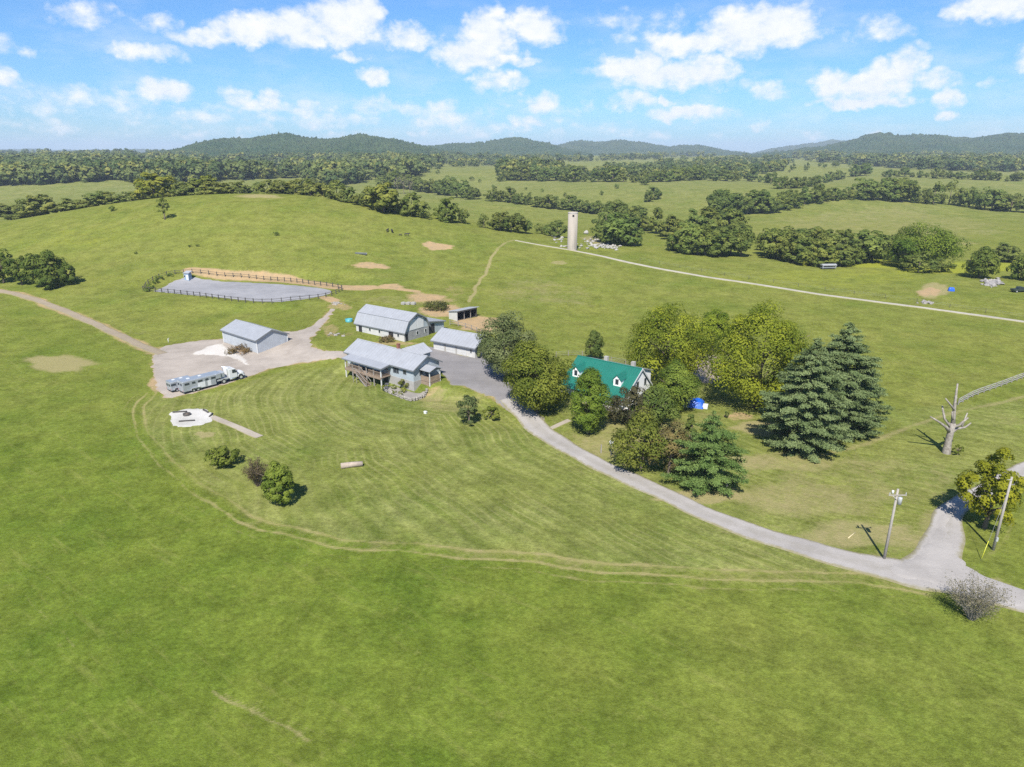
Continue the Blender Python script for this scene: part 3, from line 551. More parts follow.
def pine_arrays(R, h, r, z0, levels, leaf, dens=1.0, droop=.12):
    P = []; Nn = []; T = []; br = []
    for i in range(levels):
        f = i/(levels-1); z = z0+(h-z0)*f**.92; L0 = r*(1-f**2.0)**.9*(.55+.45*min(1, f*5+.55))+.25
        nb = int(R.integers(6, 9)) if f < .85 else 4; a0 = R.uniform(0, 6.3)
        for b in range(nb):
            a = a0+b*2*math.pi/nb+R.normal(0, .18); Lb = L0*R.uniform(.72, 1.12); tb = R.uniform(0, 1); up = R.uniform(-.05, .16)
            z1 = z+R.normal(0, .34); Lb *= R.uniform(.72, 1.08); br.append((a, z1, Lb, up))
            ns = max(2, int(Lb/.42)); 
            for s in range(ns):
                q = .28+.72*(s+.5)/ns; rad = Lb*q; side = .13+.30*Lb*.42*(1.15-q)
                k = int(40*dens*(1.1 if q > .5 else .7))
                o = R.normal(0, 1, (k, 3))*np.array([.26, side, .12]); cx, cy = math.cos(a), math.sin(a)
                x = rad+o[:, 0]; yv = o[:, 1]; zz = z1+up*rad+o[:, 2]+.10*R.uniform(0, 1, k)-.10*np.abs(yv)
                P.append(np.stack([x*cx-yv*cy, x*cy+yv*cx, zz], 1))
                nn = np.stack([np.full(k, cx*.35), np.full(k, cy*.35), np.full(k, .8)], 1)+R.normal(0, .42, (k, 3)); Nn.append(nn); T.append(np.clip(tb*.5+.5*R.uniform(0, 1, k), 0, 1))
    P = np.vstack(P); Nn = np.vstack(Nn); Nn /= np.linalg.norm(Nn, axis=1)[:, None]; T = np.concatenate(T)
    V, Fq = cards(R, P, Nn, leaf, .38); return V, Fq, np.repeat(T, 4), br
def trunk_mb(R, h, r0, z_split, r, nl=7, lean=0.0):
    mb = MB(); top = h*.8; pts = []; ox, oy = R.uniform(-.1, .1), R.uniform(-.1, .1)
    for i in range(7):
        f = i/6; pts.append((ox*f*h*.5+lean*f*h+.06*math.sin(f*5), oy*f*h*.5, -.25+f*top))
    mb.tube(pts, [r0*1.35]+[r0*(1-f*.85) for f in (.17, .33, .5, .67, .83, 1)], 9)
    for k in range(nl):
        a = k*2.4+R.uniform(-.4, .4); f = R.uniform(.0, .6); z = z_split+(top-z_split)*f; L = r*R.uniform(.55, .9); s = (z+.25)/top; bx, by = ox*s*h*.5+lean*s*h, oy*s*h*.5
        mb.tube([(bx, by, z), (bx+math.cos(a)*L*.4, by+math.sin(a)*L*.4, z+L*.35), (bx+math.cos(a)*L, by+math.sin(a)*L, z+L*.75)], [r0*.42, r0*.26, r0*.08], 6)
    return mb
bark = simple('bark', (.17,.13,.10), .9, .4, 3, bump=.4); bark_grey = simple('bark_grey', (.26,.24,.21), .9, .35, 3, bump=.4); deadwood = simple('weathered_wood', (.34,.31,.27), .85, .4, 2.2, bump=.6, c2=(.13,.11,.09))
LM = {
 'green': leafmat('leaf_green', (.078,.110,.018), (.220,.240,.045)),
 'grey': leafmat('leaf_grey_green', (.085,.110,.038), (.205,.225,.095)),
 'bright': leafmat('leaf_bright', (.070,.120,.014), (.185,.240,.036)),
 'olive': leafmat('leaf_olive_yellow', (.080,.118,.014), (.300,.320,.030), .4, (.36,.32,.03), .93),
 'gold': leafmat('leaf_gold', (.120,.135,.012), (.330,.305,.024), .4, (.33,.25,.02), .92),
 'dark': leafmat('leaf_dark', (.056,.090,.020), (.140,.170,.040)),
 'far': leafmat('leaf_far', (.090,.122,.028), (.235,.245,.062)),
 'pine': leafmat('pine_needle', (.088,.130,.048), (.235,.285,.125), .3),
 'pine2': leafmat('pine_needle_fresh', (.068,.124,.028), (.190,.260,.078), .3),
 'rust': leafmat('leaf_rust', (.055,.055,.026), (.120,.092,.045), .2),
 'twig': leafmat('dry_twig_spray', (.085,.088,.035), (.235,.20,.135), .1),
 'weed': leafmat('weed', (.055,.072,.018), (.120,.130,.035)),
}
def add_mesh(name, V, Fq, T, m, parent=None, smooth=False):
    o = bpy.data.objects.new(name, mesh_from(name, V, Fq, T, [m], smooth=smooth)); COL.objects.link(o); o.parent = parent; return o
def tree(name, label, px, py, ytop, wpx, leaf, kind='round', z0f=.22, nleaf=9000, ncl=70, size=.27, cat='tree', group=None, bk=None, rx=None, tint=(1, 1, 1), seed=None, clr=.3, lump=.22, lean=0):
    p = g1(px, py); h = height_to(p, ytop)*.97; r = wpx*mpp(p)/2; R = np.random.default_rng(seed or int(px*7+py*13))
    t = thing(name, label, cat, p, 0, group)
    if kind == 'pine':
        V, Fq, T, br = pine_arrays(R, h, r, h*z0f, max(8, int(h/.62)), size)
        mb = MB(); mb.tube([(0, 0, -.25), (0, 0, h*.3), (0, 0, h*.7), (0, 0, h*.98)], [.34, .27, .14, .03], 9)
        for a, z, Lb, up in br[::2]: mb.tube([(0, 0, z), (math.cos(a)*Lb*.8, math.sin(a)*Lb*.8, z+up*Lb*.8)], [.05, .015], 5)
    else:
        V, Fq, T = crown_arrays(R, h, r, h*z0f, ncl, nleaf, size, kind, clr, lump)
        if lean: V[:, 0] += lean*V[:, 2]
        mb = trunk_mb(R, h, max(.09, min(.42, h*.028)), h*max(z0f, .18)+.1, r, 8, lean)
    mb.link('trunk', bk or bark, t); c = add_mesh('crown', V, Fq, T, LM[leaf], t); c.color = (*tint, 1); return t
def bare_bush(name, label, px, py, ytop, wpx, m, leafm, nst=46, nleaf=900, size=.10, cat='shrub', tint=(1, 1, 1), seed=1):
    p = g1(px, py); h = height_to(p, ytop); r = wpx*mpp(p)/2; R = np.random.default_rng(seed); t = thing(name, label, cat, p)
    mb = MB(); tips = []
    for k in range(nst):
        a = R.uniform(0, 6.28); s = R.uniform(.15, 1)**.7; hh = h*(1.05-.45*s*s)*R.uniform(.7, 1); x, y = math.cos(a)*r*s, math.sin(a)*r*s
        mb.tube([(x*.08, y*.08, -.1), (x*.4, y*.4, hh*.5), (x, y, hh)], [.035, .024, .007], 4, False)
        for q in range(5):
            f = R.uniform(.4, .95); b = np.array([x*(.08+.9*f), y*(.08+.9*f), hh*f]); e = b+unit(R, 1)[0]*np.array([1, 1, .5])*r*.24+np.array([0, 0, .15*h*.4])
            mb.tube([tuple(b), tuple(e)], [.014, .005], 3, False); tips += [b+(e-b)*R.uniform(.2, 1) for _ in range(4)]
    mb.link('branches', m, t); tips = np.array(tips); i = R.integers(0, len(tips), nleaf); P = tips[i]+R.normal(0, .09*r, (nleaf, 3)); P[:, 2] = np.maximum(P[:, 2], .05)
    V, Fq = cards(R, P, unit(R, nleaf), size, .5); c = add_mesh('leaves', V, Fq, np.repeat(R.uniform(0, 1, nleaf), 4), LM[leafm], t); c.color = (*tint, 1); return t
# --- trees round the houses, each built on its own
tree('shade_tree', 'pale grey-green shade tree beside the white garage, partly hiding its end', 506, 378, 312, 56, 'grey', 'round', .05, 22000, 105, .175)
tree('shade_tree', 'wide dark green tree with yellowing top standing at the driveway bend', 536, 410, 341, 68, 'green', 'round', .02, 27000, 130, .175, tint=(1.1, 1.06, .9))
tree('evergreen_tree', 'small dark evergreen rising behind the green roof ridge', 594, 361, 329, 23, 'dark', 'cone', .05, 5000, 45, .22)
tree('maple_tree', 'dense upright egg-shaped green tree in front of the green-roofed house', 588, 433, 367, 38, 'bright', 'oval', .01, 20000, 100, .145, clr=.34, lump=.12)
tree('maple_tree', 'big olive-yellow maple behind the gable of the green-roofed house', 667, 384, 307, 88, 'olive', 'round', .06, 30000, 125, .18, clr=.27)
tree('maple_tree', 'smaller olive tree filling the gap between the two big yellowish maples', 712, 352, 309, 36, 'olive', 'round', .2, 9000, 45, .19, tint=(.9, 1, 1))
tree('maple_tree', 'largest olive-yellow maple, next to the tall pines', 755, 408, 306, 102, 'olive', 'round', .03, 36000, 145, .18, clr=.25)
tree('yard_tree', 'mid green tree between the white gable and the blue tarp', 674, 411, 362, 46, 'green', 'oval', .03, 16000, 80, .16, tint=(1, 1.12, 1))
tree('pine_tree', 'tallest blue-green pine at the back of the pine group', 833, 435, 322, 92, 'pine', 'pine', .07, size=.19)
tree('pine_tree', 'broad blue-green pine at the front left of the pine group', 801, 449, 338, 94, 'pine', 'pine', .05, size=.19)
tree('pine_tree', 'shorter blue-green pine on the right edge of the pine group', 852, 436, 356, 52, 'pine', 'pine', .06, size=.18)
tree('pine_tree', 'single bright green pine beside the driveway shrubs', 707, 485, 415, 80, 'pine2', 'pine', .03, size=.16)
tree('shrub', 'rounded olive green shrub beside the mailbox post', 641, 470, 412, 58, 'green', 'shrub', .0, 7500, 70, .17, 'shrub', tint=(1.0, .95, .95))
tree('shrub', 'brownish thinning shrub between the olive shrub and the bright pine', 668, 475, 418, 42, 'rust', 'shrub', .0, 5000, 55, .15, 'shrub', tint=(1.45, 1.45, 1.1))
tree('shrub', 'reddish-tinged dark shrub under the dormer of the green-roofed house', 628, 426, 385, 40, 'rust', 'shrub', .0, 5000, 55, .17, 'shrub', tint=(.75, .85, .8))
tree('shrub', 'dark green shrub against the white gable wall', 652, 426, 388, 46, 'dark', 'shrub', .0, 5500, 60, .18, 'shrub', tint=(1.2, 1.2, 1.2))
tree('cedar_tree', 'slim dark cedar poking up behind the bright pine', 688, 452, 410, 16, 'dark', 'cone', .03, 2600, 30, .16)
tree('roadside_tree', 'yellow-green tree leaning over the side road by the right-hand pole', 984, 528, 457, 60, 'gold', 'spread', .12, 8500, 60, .17, lean=.03, clr=.25, lump=.5, tint=(.95, 1, 1))
bare_bush('bare_shrub', 'pale leafless shrub beside the road junction', 971, 619, 574, 60, bark_grey, 'twig', 70, 4200, .07, seed=4)
tree('shrub', 'low dark green shrub on the lawn, nearest the stone path', 224, 466, 447, 30, 'green', 'shrub', .0, 2600, 34, .17, 'shrub', tint=(.9, .95, .9))
bare_bush('bare_shrub', 'brown half-bare shrub behind the small lawn tree', 258, 486, 455, 27, bark, 'rust', 60, 2600, .09, seed=8, tint=(1.2, 1.15, 1.2))
tree('lawn_tree', 'small dark green tree on the open lawn beside a brown shrub', 281, 504, 459, 42, 'green', 'cone', .03, 4600, 52, .17, tint=(.95, 1.05, .9), lump=.6, clr=.22)
tree('sapling', 'slender grey-green sapling on the lawn edge below the gravel yard', 469, 424, 390, 24, 'grey', 'oval', .02, 2600, 36, .15, tint=(.8, .85, .8))
tree('shrub', 'small green bush at the driveway edge right of the sapling', 492, 420, 404, 16, 'green', 'shrub', .0, 1200, 18, .15, 'shrub')
tree('shrub', 'tiny weedy shrub on the verge beside the dead trunk', 957, 455, 444, 10, 'weed', 'shrub', .0, 700, 12, .12, 'shrub', tint=(1.3, 1.4, .7))
tree('shrub', 'small dark bush on the lawn between pine and olive maple', 726, 418, 411, 6, 'dark', 'shrub', 0, 400, 8, .12, 'shrub')
tree('weed_patch', 'rusty brown weeds along the foot of the metal shed wall', 240, 352, 347.5, 28, 'rust', 'shrub', 0, 900, 24, .16, 'weeds', tint=(1.5, 1.2, 1))
tree('shrub', 'pale yellowish bush in the planting bed at the farmhouse corner', 405, 388, 378, 14, 'weed', 'shrub', 0, 900, 16, .13, 'shrub', tint=(1.5, 1.4, 1.2))
tree('shrub', 'dark green bush at the driveway end of the garage', 483, 358, 346, 14, 'grey', 'shrub', 0, 1200, 20, .15, 'shrub')
tree('weed_patch', 'overgrown brush heap behind the barn near the run-in shed', 436, 309, 303.5, 30, 'weed', 'shrub', 0, 1300, 26, .2, 'weeds', tint=(.9, .85, .9))
tree('weed_patch', 'low weeds in front of the long barn wall', 385, 341, 338.6, 20, 'rust', 'shrub', 0, 800, 16, .16, 'weeds', tint=(1.5, 1.4, 1.2))
# --- hedgerow and pasture trees: a few kinds, copied with their own size and tone
def far_proto(name, seed, kind, z0f, n, ncl, size, leaf, r=4.2, h=10, clr=.36, lump=.3):
    R = np.random.default_rng(seed)
    V, Fq, T = crown_arrays(R, h, r, h*z0f, ncl, n, size, kind, clr, lump)
    mb = MB(); mb.tube([(0, 0, -.6), (.1, 0, h*.3), (0, .1, h*.7)], [.3, .22, .08], 6, False); TV = np.array([tuple(v) for v in mb.v]); TF = np.array(mb.f)
    me = mesh_from(name, np.vstack([V, TV]), np.vstack([Fq, TF+len(V)]), np.concatenate([T, np.zeros(len(TV))]), [LM[leaf], bark], np.concatenate([np.zeros(len(Fq)), np.ones(len(TF))]))
    return me
FD = [far_proto('hedgerow_tree', 40+i, k, z, 2300, 52, .40, 'far', clr=.27) for i, (k, z) in enumerate([('round', -.02), ('oval', 0), ('spread', .03), ('round', -.04), ('oval', -.02)])]
FC = [far_proto('cedar_tree', 60+i, 'cone', .03, 1100, 26, .4, 'far', r=3.2) for i in range(2)]
FB = [far_proto('bush', 70+i, 'shrub', 0, 900, 22, .5, 'far', r=6, h=9, clr=.3) for i in range(3)]
FT = far_proto('bare_tree', 90, 'spread', .25, 260, 22, .3, 'twig')
NEARBY = {}
def place(name, me, p, h, w, label, group=None, tone=(1, 1, 1), cat='tree', var=.16):
    o = bpy.data.objects.new(name, me); COL.objects.link(o); o.location = p; s = h/(9.0 if me in FB else 10.0); base = 6.0 if me in FB else 3.2 if me in FC else 4.2
    sx = w/2/base; o.scale = (sx, sx, s); o.rotation_euler = (0, 0, random.uniform(0, 6.28))
    g = random.uniform(-var, var); k = random.uniform(1-var, 1+var); o.color = (tone[0]*k*(1+g*.5), tone[1]*k, tone[2]*k*(1-g*.4), 1); return tag(o, label, cat, group)
def on_ground(px, py, hpx):
    p = g1(px, py); return p, hpx*mpp(p)/max(.5, math.cos(math.atan2(CAM_H-p.z, math.hypot(p.x, p.y))))
def row(label, group, pts, space, hpx, name='hedgerow_tree', kinds=None, tone=(1, 1, 1), jit=1.2, wf=(.85, 1.3), skip=.02, cat='tree'):
    pts = np.array(pts, float); seg = np.hypot(*np.diff(pts, axis=0).T); s = np.concatenate([[0], np.cumsum(seg)]); t = 0; n = 0
    while t < s[-1]:
        x = np.interp(t, s, pts[:, 0]); y = np.interp(t, s, pts[:, 1]); f = t/s[-1]; h0 = hpx[0]+(hpx[1]-hpx[0])*f
        if random.random() > skip:
            p, h = on_ground(x+random.uniform(-1, 1)*jit, y+random.uniform(-.5, .5)*jit, h0*random.choice([.6, .8, .9, 1, 1.05, 1.15, 1.3]))
            place(name, random.choice(kinds or FD+FD+FC[:1]), p, h, h*random.uniform(*wf), label, group, tone, cat); n += 1
        t += space*random.uniform(.7, 1.35)
    return n
def crest_trees(items, label, group, tone=(1, 1, 1), kinds=None, name='hedgerow_tree', back=1.06):
    for (px, ytop, w) in items:
        ysc = np.arange(170, 250, .5); q = G(np.full_like(ysc, px), ysc); j = np.where(q[:-1, 1]/q[1:, 1] > 1.15)[0]
        D = q[j[-1]+1, 1] if len(j) else 380.; yb = D*back+random.uniform(0, 12); x = (px-512)/FPX*(yb*math.cos(PITCH)+(CAM_H-25)*math.sin(PITCH)); z = float(H(x, yb)); p = Vector((x, yb, z))
        place(name, random.choice(kinds or FD), p, height_to(p, ytop)*1.06, w*1.45*mpp(p), label, group, tone)
def one(px, py, hpx, w, label, kinds=None, tone=(1, 1, 1), name='pasture_tree', cat='tree', group=None):
    p, h = on_ground(px, py, hpx); return place(name, random.choice(kinds or FD), p, h, w*mpp(p), label, group, tone, cat, .05)
def two_part(px, py, ytop, w, label, leaf='far', kind='round', n=5000, ncl=60, size=.34, tone=(1, 1, 1), name='pasture_tree', z0=.08):
    return tree(name, label, px, py, ytop, w, leaf, kind, z0, n, ncl, size, tint=tone)
tree('pasture_tree', 'lone slim tree on the open hilltop pasture', 165, 219.5, 195, 12, 'far', 'oval', .22, 900, 26, .3, lump=.5, tint=(.9, .95, .9))
for (x, y, yt, w, lb) in [(4, 283, 249, 28, 'dark tree at the left end of the thicket by the dirt track'), (22, 285, 254, 22, 'rounded dark tree second from the left in the thicket by the dirt track'), (40, 287, 252, 26, 'bushy tree in the middle of the thicket by the dirt track'), (54, 286, 250, 32, 'tallest tree of the thicket by the dirt track'), (48, 290, 274, 16, 'low bush at the foot of the thicket by the dirt track'), (68, 285, 262, 18, 'small tree at the right end of the thicket by the dirt track')]:
    two_part(x, y, yt, w, lb, 'dark', n=3400, ncl=45, size=.32, tone=(1.1, 1.1, .9))
two_part(921, 266, 226, 66, 'broad bright green tree standing alone beyond the gravel lane', 'bright', 'round', 15000, 64, .33, (1.05, 1.0, .9), z0=.01)
two_part(903, 268, 236, 30, 'lower left lobe tree joined to the broad bright green tree', 'bright', 'round', 3500, 40, .42, (.75, .8, .8), z0=.03)
one(918, 272, 18, 34, 'dark bush below the broad bright green tree', FB, (.95, 1, .95), 'bush', 'bush'); one(941, 272, 14, 24, 'small dark bush to the right of the broad bright tree foot', FB, (.9, .95, .9), 'bush', 'bush')
two_part(979, 278, 247, 38, 'cone-shaped dark tree left of the stone heap', 'dark', 'cone', 4500, 50, .38, (1.25, 1.2, .95), z0=.02)
one(1006, 262, 18, 30, 'rounded tree behind the stone heap', None, (.9, .95, .95)); two_part(1020, 280, 254, 30, 'dark tree at the right frame edge beyond the lane', 'dark', 'cone', 3000, 36, .38, (1.15, 1.15, .95), z0=.02)
n = 0
n += row('green tree in the hedgerow running down the right side of the hill', 'hill edge hedgerow', [(300,192),(325,197),(345,202),(365,206.5),(398,213)], 8, (13, 17))
one(384, 212, 30, 34, 'tall yellowish-green tree topping the hill edge hedgerow', None, (1.15, 1.1, .9)); one(412, 216, 22, 26, 'rounded tree right of the tall yellowish one on the hill edge', None, (.95, 1, .95)); one(424, 218, 14, 18, 'low bushy tree closing the hill edge hedgerow', FB, (1, 1, 1))
one(448, 222, 24, 26, 'round dark tree on the hill edge, alone beside a lower bush', None, (.8, .9, .8)); one(462, 223, 14, 16, 'lower bush touching the round dark hill edge tree', FB, (.9, .95, .9), 'bush', 'bush')
one(484, 228, 13, 13, 'small single bush between the hill edge clumps', FB, (.85, .9, .85), 'bush', 'bush')
row('bushy tree in the clump on the hill edge left of the silo', 'clump left of the silo', [(500,230.5),(526,233)], 7, (17, 13), kinds=FD+FB, tone=(.85, .9, .85)); row('bush in the short row just left of the silo', 'bushes left of the silo', [(541,234.5),(562,238)], 7, (13, 12), kinds=FB+FD, tone=(.9, .95, .9))
row('tree in the second hedgerow across the valley pasture', 'valley hedgerow', [(384,188),(409,189),(430,193),(470,199),(500,202),(545,208),(600,214)], 6.2, (15, 12), tone=(.85, .92, .9))
for x, h in ((398, 17), (404, 20), (410, 16)): one(x, 194, h, 10, 'pale bare-branched tree in front of the valley hedgerow', [FT], (1, 1, 1.1), 'bare_tree', 'tree', 'pale bare trees')
row('tree in the thicket behind the silo ruins', 'thicket behind the silo', [(603,243),(614,245),(628,246),(641,245)], 7, (24, 22), tone=(.85, .95, .85))
row('tree at the back of the thicket behind the silo', 'back of the silo thicket', [(606,233),(622,230),(640,229),(657,234),(668,238)], 8, (22, 24), tone=(.9, .95, .9))
row('tree in the long thicket right of the silo, front edge', 'front of the long thicket', [(672,250),(690,254),(712,256),(742,256)], 8, (25, 24), tone=(.85, .92, .82))
row('tree in the long thicket right of the silo, rear edge', 'rear of the long thicket', [(676,240),(700,240),(722,238),(742,243)], 9, (26, 22), tone=(.92, .98, .9))
row('tree in the front row beyond the lane, between thicket and bright tree', 'row beyond the lane', [(768,256),(785,261),(805,265),(828,267),(852,265),(872,261),(884,258)], 8, (22, 24), tone=(.95, .98, .85))
row('tree in the back row beyond the lane, between thicket and bright tree', 'back row beyond the lane', [(760,250),(780,252),(815,255),(845,254),(868,252)], 9, (18, 22), tone=(.95, 1, .9))
one(806, 266, 15, 10, 'yellow-green young tree in front of the row beyond the lane', None, (1.9, 1.7, .9))
row('tree in the hedgerow bordering the round olive field', 'olive field hedgerow', [(716,218),(730,216),(748,214),(768,213),(790,208),(815,203),(845,199)], 7, (22, 12), tone=(.78, .88, .82))
two_part(722, 217, 187, 26, 'tall dark tree at the left end of the olive field hedgerow', 'dark', 'round', 2600, 36, .5, (1.05, 1.1, 1.05))
row('tree in the hedgerow along the far side of the olive field', 'far side of the olive field', [(853,200),(872,200),(893,201),(915,203),(940,204),(965,207),(990,210),(1030,213)], 8, (17, 17), tone=(.85, .92, .88), kinds=FD+FB)
row('tree in the dark band of trees across the right-hand pastures', 'band across the right pastures', [(778,189),(800,188),(815,186),(832,181),(850,177),(872,174)], 5.5, (11, 9), tone=(.8, .9, .88))
row('small tree in the thin far hedgerow under the right hills', 'thin far hedgerow', [(876,177),(900,177),(930,178),(960,179),(1024,182)], 6.5, (8, 8), tone=(.78, .88, .88))
row('tree in the hedgerow across the middle distance', 'middle distance hedgerow', [(500,181),(540,181),(600,182),(650,182),(700,180),(745,181),(775,184)], 6.2, (12, 11), tone=(.85, .93, .92))
row('dark bush in the small group on the middle pasture', 'bushes on the middle pasture', [(648,202),(663,197)], 6, (13, 12), tone=(.75, .85, .8)); one(645, 185, 9, 10, 'single round tree in the middle pasture', None, (.75, .85, .85))
row('scattered small tree on the pale far pasture', 'scattered pasture trees', [(790,172),(830,168),(870,164),(760,174),(735,176)], 14, (5, 5), jit=4, tone=(.75, .85, .85), kinds=FB); row('scattered small bush on the sloping pasture behind the valley hedgerow', 'scattered valley bushes', [(440,176),(480,184),(520,190),(580,196),(620,190)], 16, (4, 4), jit=5, tone=(.8, .9, .85), kinds=FB)
crest_trees([(5, 205, 20), (12, 214, 18), (36, 196, 24), (27, 208, 14), (52, 204, 14), (70, 199, 18), (62, 205, 14), (84, 201, 14), (96, 193, 20), (107, 193, 18), (117, 197, 14), (130, 192, 16), (142, 188, 18)], 'tree in the row behind the left slope of the hill', 'trees behind the left slope')
crest_trees([(172, 186, 16), (185, 183, 18), (197, 180, 18), (214, 180, 20), (228, 183, 16), (240, 182, 16), (254, 184, 14), (268, 181, 16), (282, 180, 16), (296, 180, 18), (310, 181, 18), (322, 184, 18)], 'tree in the row behind the hilltop', 'trees behind the hilltop')
crest_trees([(154, 172, 26)], 'large yellow-green tree rising behind the hilltop left of centre', None, (1.25, 1.25, .8)); crest_trees([(208, 177, 18)], 'yellow-green rounded tree in the hilltop row', None, (1.2, 1.22, .8))
for (x, y, h, w, lb) in [(276, 235.5, 4, 6, 'tiny dark bush alone on the hill pasture'), (190, 247, 2.5, 4, 'left tuft of dark weeds on the hill pasture'), (198, 246.5, 2.5, 4, 'right tuft of dark weeds on the hill pasture'), (113, 211, 5, 8, 'small dark bush near the pale bare spot on the left crest'), (136, 254, 2.5, 4, 'dark weed tuft left of the riding arena')]: one(x, y, h, w, lb, FB, (.8, .9, .8), 'bush', 'bush')
for i, (x, y, h, w) in enumerate([(150,288.5,4.5,9),(156,283.5,4,7),(160,279.5,4,8),(147,291.5,3.5,8),(170,276,3,6)]): one(x, y, h, w, 'dark weeds grown up along the left end of the arena fence', FB, (.8,.95,.8), 'weed_clump', 'weeds', 'weeds along the arena fence')
# --- woods too many to count
def woods():
    R = np.random.default_rng(5); protos = []
    for i in range(5):
        V, Fq, T = crown_arrays(R, 10, 4.4, .3, 16, 176, 1.0, ['round', 'oval', 'spread', 'round', 'cone'][i], .42, .3); protos.append((V, Fq, T))
    regs = [([(-80,190),(60,184),(120,180),(160,188),(230,180),(300,178),(335,188),(370,180),(420,177),(445,168),(450,156),(-80,155)], 2000, 1.0), ([(-80,178),(60,176),(140,178),(140,157),(-80,157)], 500, 1.1),
            ([(540,173),(600,171.5),(650,166),(700,159),(775,158),(800,161),(782,171),(740,178),(690,177.5),(600,178.5),(545,178)], 460, .62), ([(556,160),(650,157),(720,153),(720,156),(650,160),(556,162)], 130, .7), ([(450,160),(560,157),(560,162),(500,166),(450,168)], 160, .7), ([(497,178),(560,177),(560,168),(497,167)], 110, .9),
            ([(770,155),(860,154),(1110,156),(1110,172),(960,172),(900,169),(860,165),(800,161)], 1100, .85), ([(330,172),(440,166),(500,161),(440,158),(330,160)], 300, .9)]
    VV = []; FF = []; TT = []; n = 0; tone = []
    for poly, cnt, hk in regs:
        q = np.array(poly, float); got = 0
        while got < cnt:
            xy = R.uniform(q.min(0), q.max(0), (cnt, 2)); xy = xy[inside(xy, poly)]
            P = G(xy[:, 0], xy[:, 1])
            for p, (x, y) in zip(P, xy):
                if got >= cnt: break
                if p[1] > 6000 or p[1] < 380: continue
                got += 1; m = mpp(p); h = min(22, max(7, (5+(y-155)*.30)*m*hk))*R.uniform(.6, 1.5); V, Fq, T = protos[R.integers(0, 5)]
                a = R.uniform(0, 6.28); c, s = math.cos(a), math.sin(a); sx = h/10*R.uniform(.95, 1.4); W = np.stack([(V[:, 0]*c-V[:, 1]*s)*sx, (V[:, 0]*s+V[:, 1]*c)*sx, V[:, 2]*h/10], 1)+p
                VV.append(W); FF.append(Fq+n); TT.append(np.clip(T*.6+R.uniform(-.3, .75), 0, 1)); n += len(V)
    o = add_mesh('woods', np.vstack(VV), np.vstack(FF), np.concatenate(TT), leafmat('leaf_woods', (.058,.092,.030), (.170,.195,.058), .28, (.26,.25,.06), .88)); tag(o, 'distant mixed woodland between the pastures and the hills', 'woodland', kind='stuff')
woods()
# ------------------------------------------------------------------ buildings
def GZ(px, py, z):
    dx, dy, dz = [float(v) for v in ray(px, py)]; t = (z-CAM_H)/dz; return Vector((dx*t, dy*t, z))
class Frame:
    """a building's own axes: x along its long front from the far corner to the near one, y to the back"""
    def __init__(s, far, near, base=None):
        s.p0 = g1(*far); s.p1 = g1(*near); d = Vector((s.p1.x-s.p0.x, s.p1.y-s.p0.y, 0)); s.L = d.length; s.ex = d/s.L; s.ey = Vector((-s.ex.y, s.ex.x, 0))
        s.z = min(s.p0.z, s.p1.z) if base is None else base; s.rz = math.atan2(s.ex.y, s.ex.x); s.loc = Vector((s.p0.x, s.p0.y, s.z))
    def local(s, q): v = Vector(q)-s.loc; return v.dot(s.ex), v.dot(s.ey), v.z
    def z_at(s, px, py, y):                     # height of a picture point known to lie at depth y in the frame
        lo, hi = 0.0, 20.0
        for _ in range(40):
            m = (lo+hi)/2
            if s.local(GZ(px, py, s.z+m))[1] > y: lo = m
            else: hi = m
        return lo
roof_m = ribbed('galvalume_roof', (.30,.31,.328), 0, .9, .42, .03); roof_m2 = ribbed('galvalume_roof_b', (.305,.315,.335), 0, .9, .42, .03)
roof_y = ribbed('galvalume_roof_turned', (.34,.35,.37), 1, .9, .42, .03)
green_roof = ribbed('green_metal_roof', (.014,.140,.102), 0, .6, .4, .03, .15)
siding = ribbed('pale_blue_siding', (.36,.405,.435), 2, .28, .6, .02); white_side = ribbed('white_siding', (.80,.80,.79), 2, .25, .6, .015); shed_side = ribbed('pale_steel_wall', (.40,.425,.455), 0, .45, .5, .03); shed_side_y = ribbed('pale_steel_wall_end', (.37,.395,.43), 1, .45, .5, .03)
block = simple('grey_block', (.29,.29,.285), .9, .35, 1.2, bump=.3); whitewash = simple('whitewash', (.50,.49,.465), .85, .22, 1.0, bump=.2)
trim = simple('dark_trim', (.16,.17,.18), .6, .2); dark = simple('unlit_opening_black', (.018,.018,.02), .95, .2); glass_m = simple('window_glass', (.035,.045,.055), .08, .3); white_t = simple('white_trim', (.58,.58,.57), .5, .08); wood_deck = simple('deck_wood', (.27,.20,.145), .85, .35, 2, bump=.3); wood_grey = simple('grey_wood', (.28,.255,.23), .9, .35, 2, bump=.3); brick = simple('chimney_brick', (.25,.10,.07), .9, .3, 4); concrete = simple('concrete', (.33,.315,.29), .9, .25, 1.5, bump=.2); stone_m = simple('field_stone', (.31,.285,.25), .95, .4, 1.2, bump=.5); stone_w = simple('white_limestone', (.36,.34,.31), .95, .3, 1.2, bump=.5)  # dark: flat near-black panels painted as the unlit inside of openings
door_w = ribbed('panel_door', (.50,.50,.49), 2, .55, .5, .03)
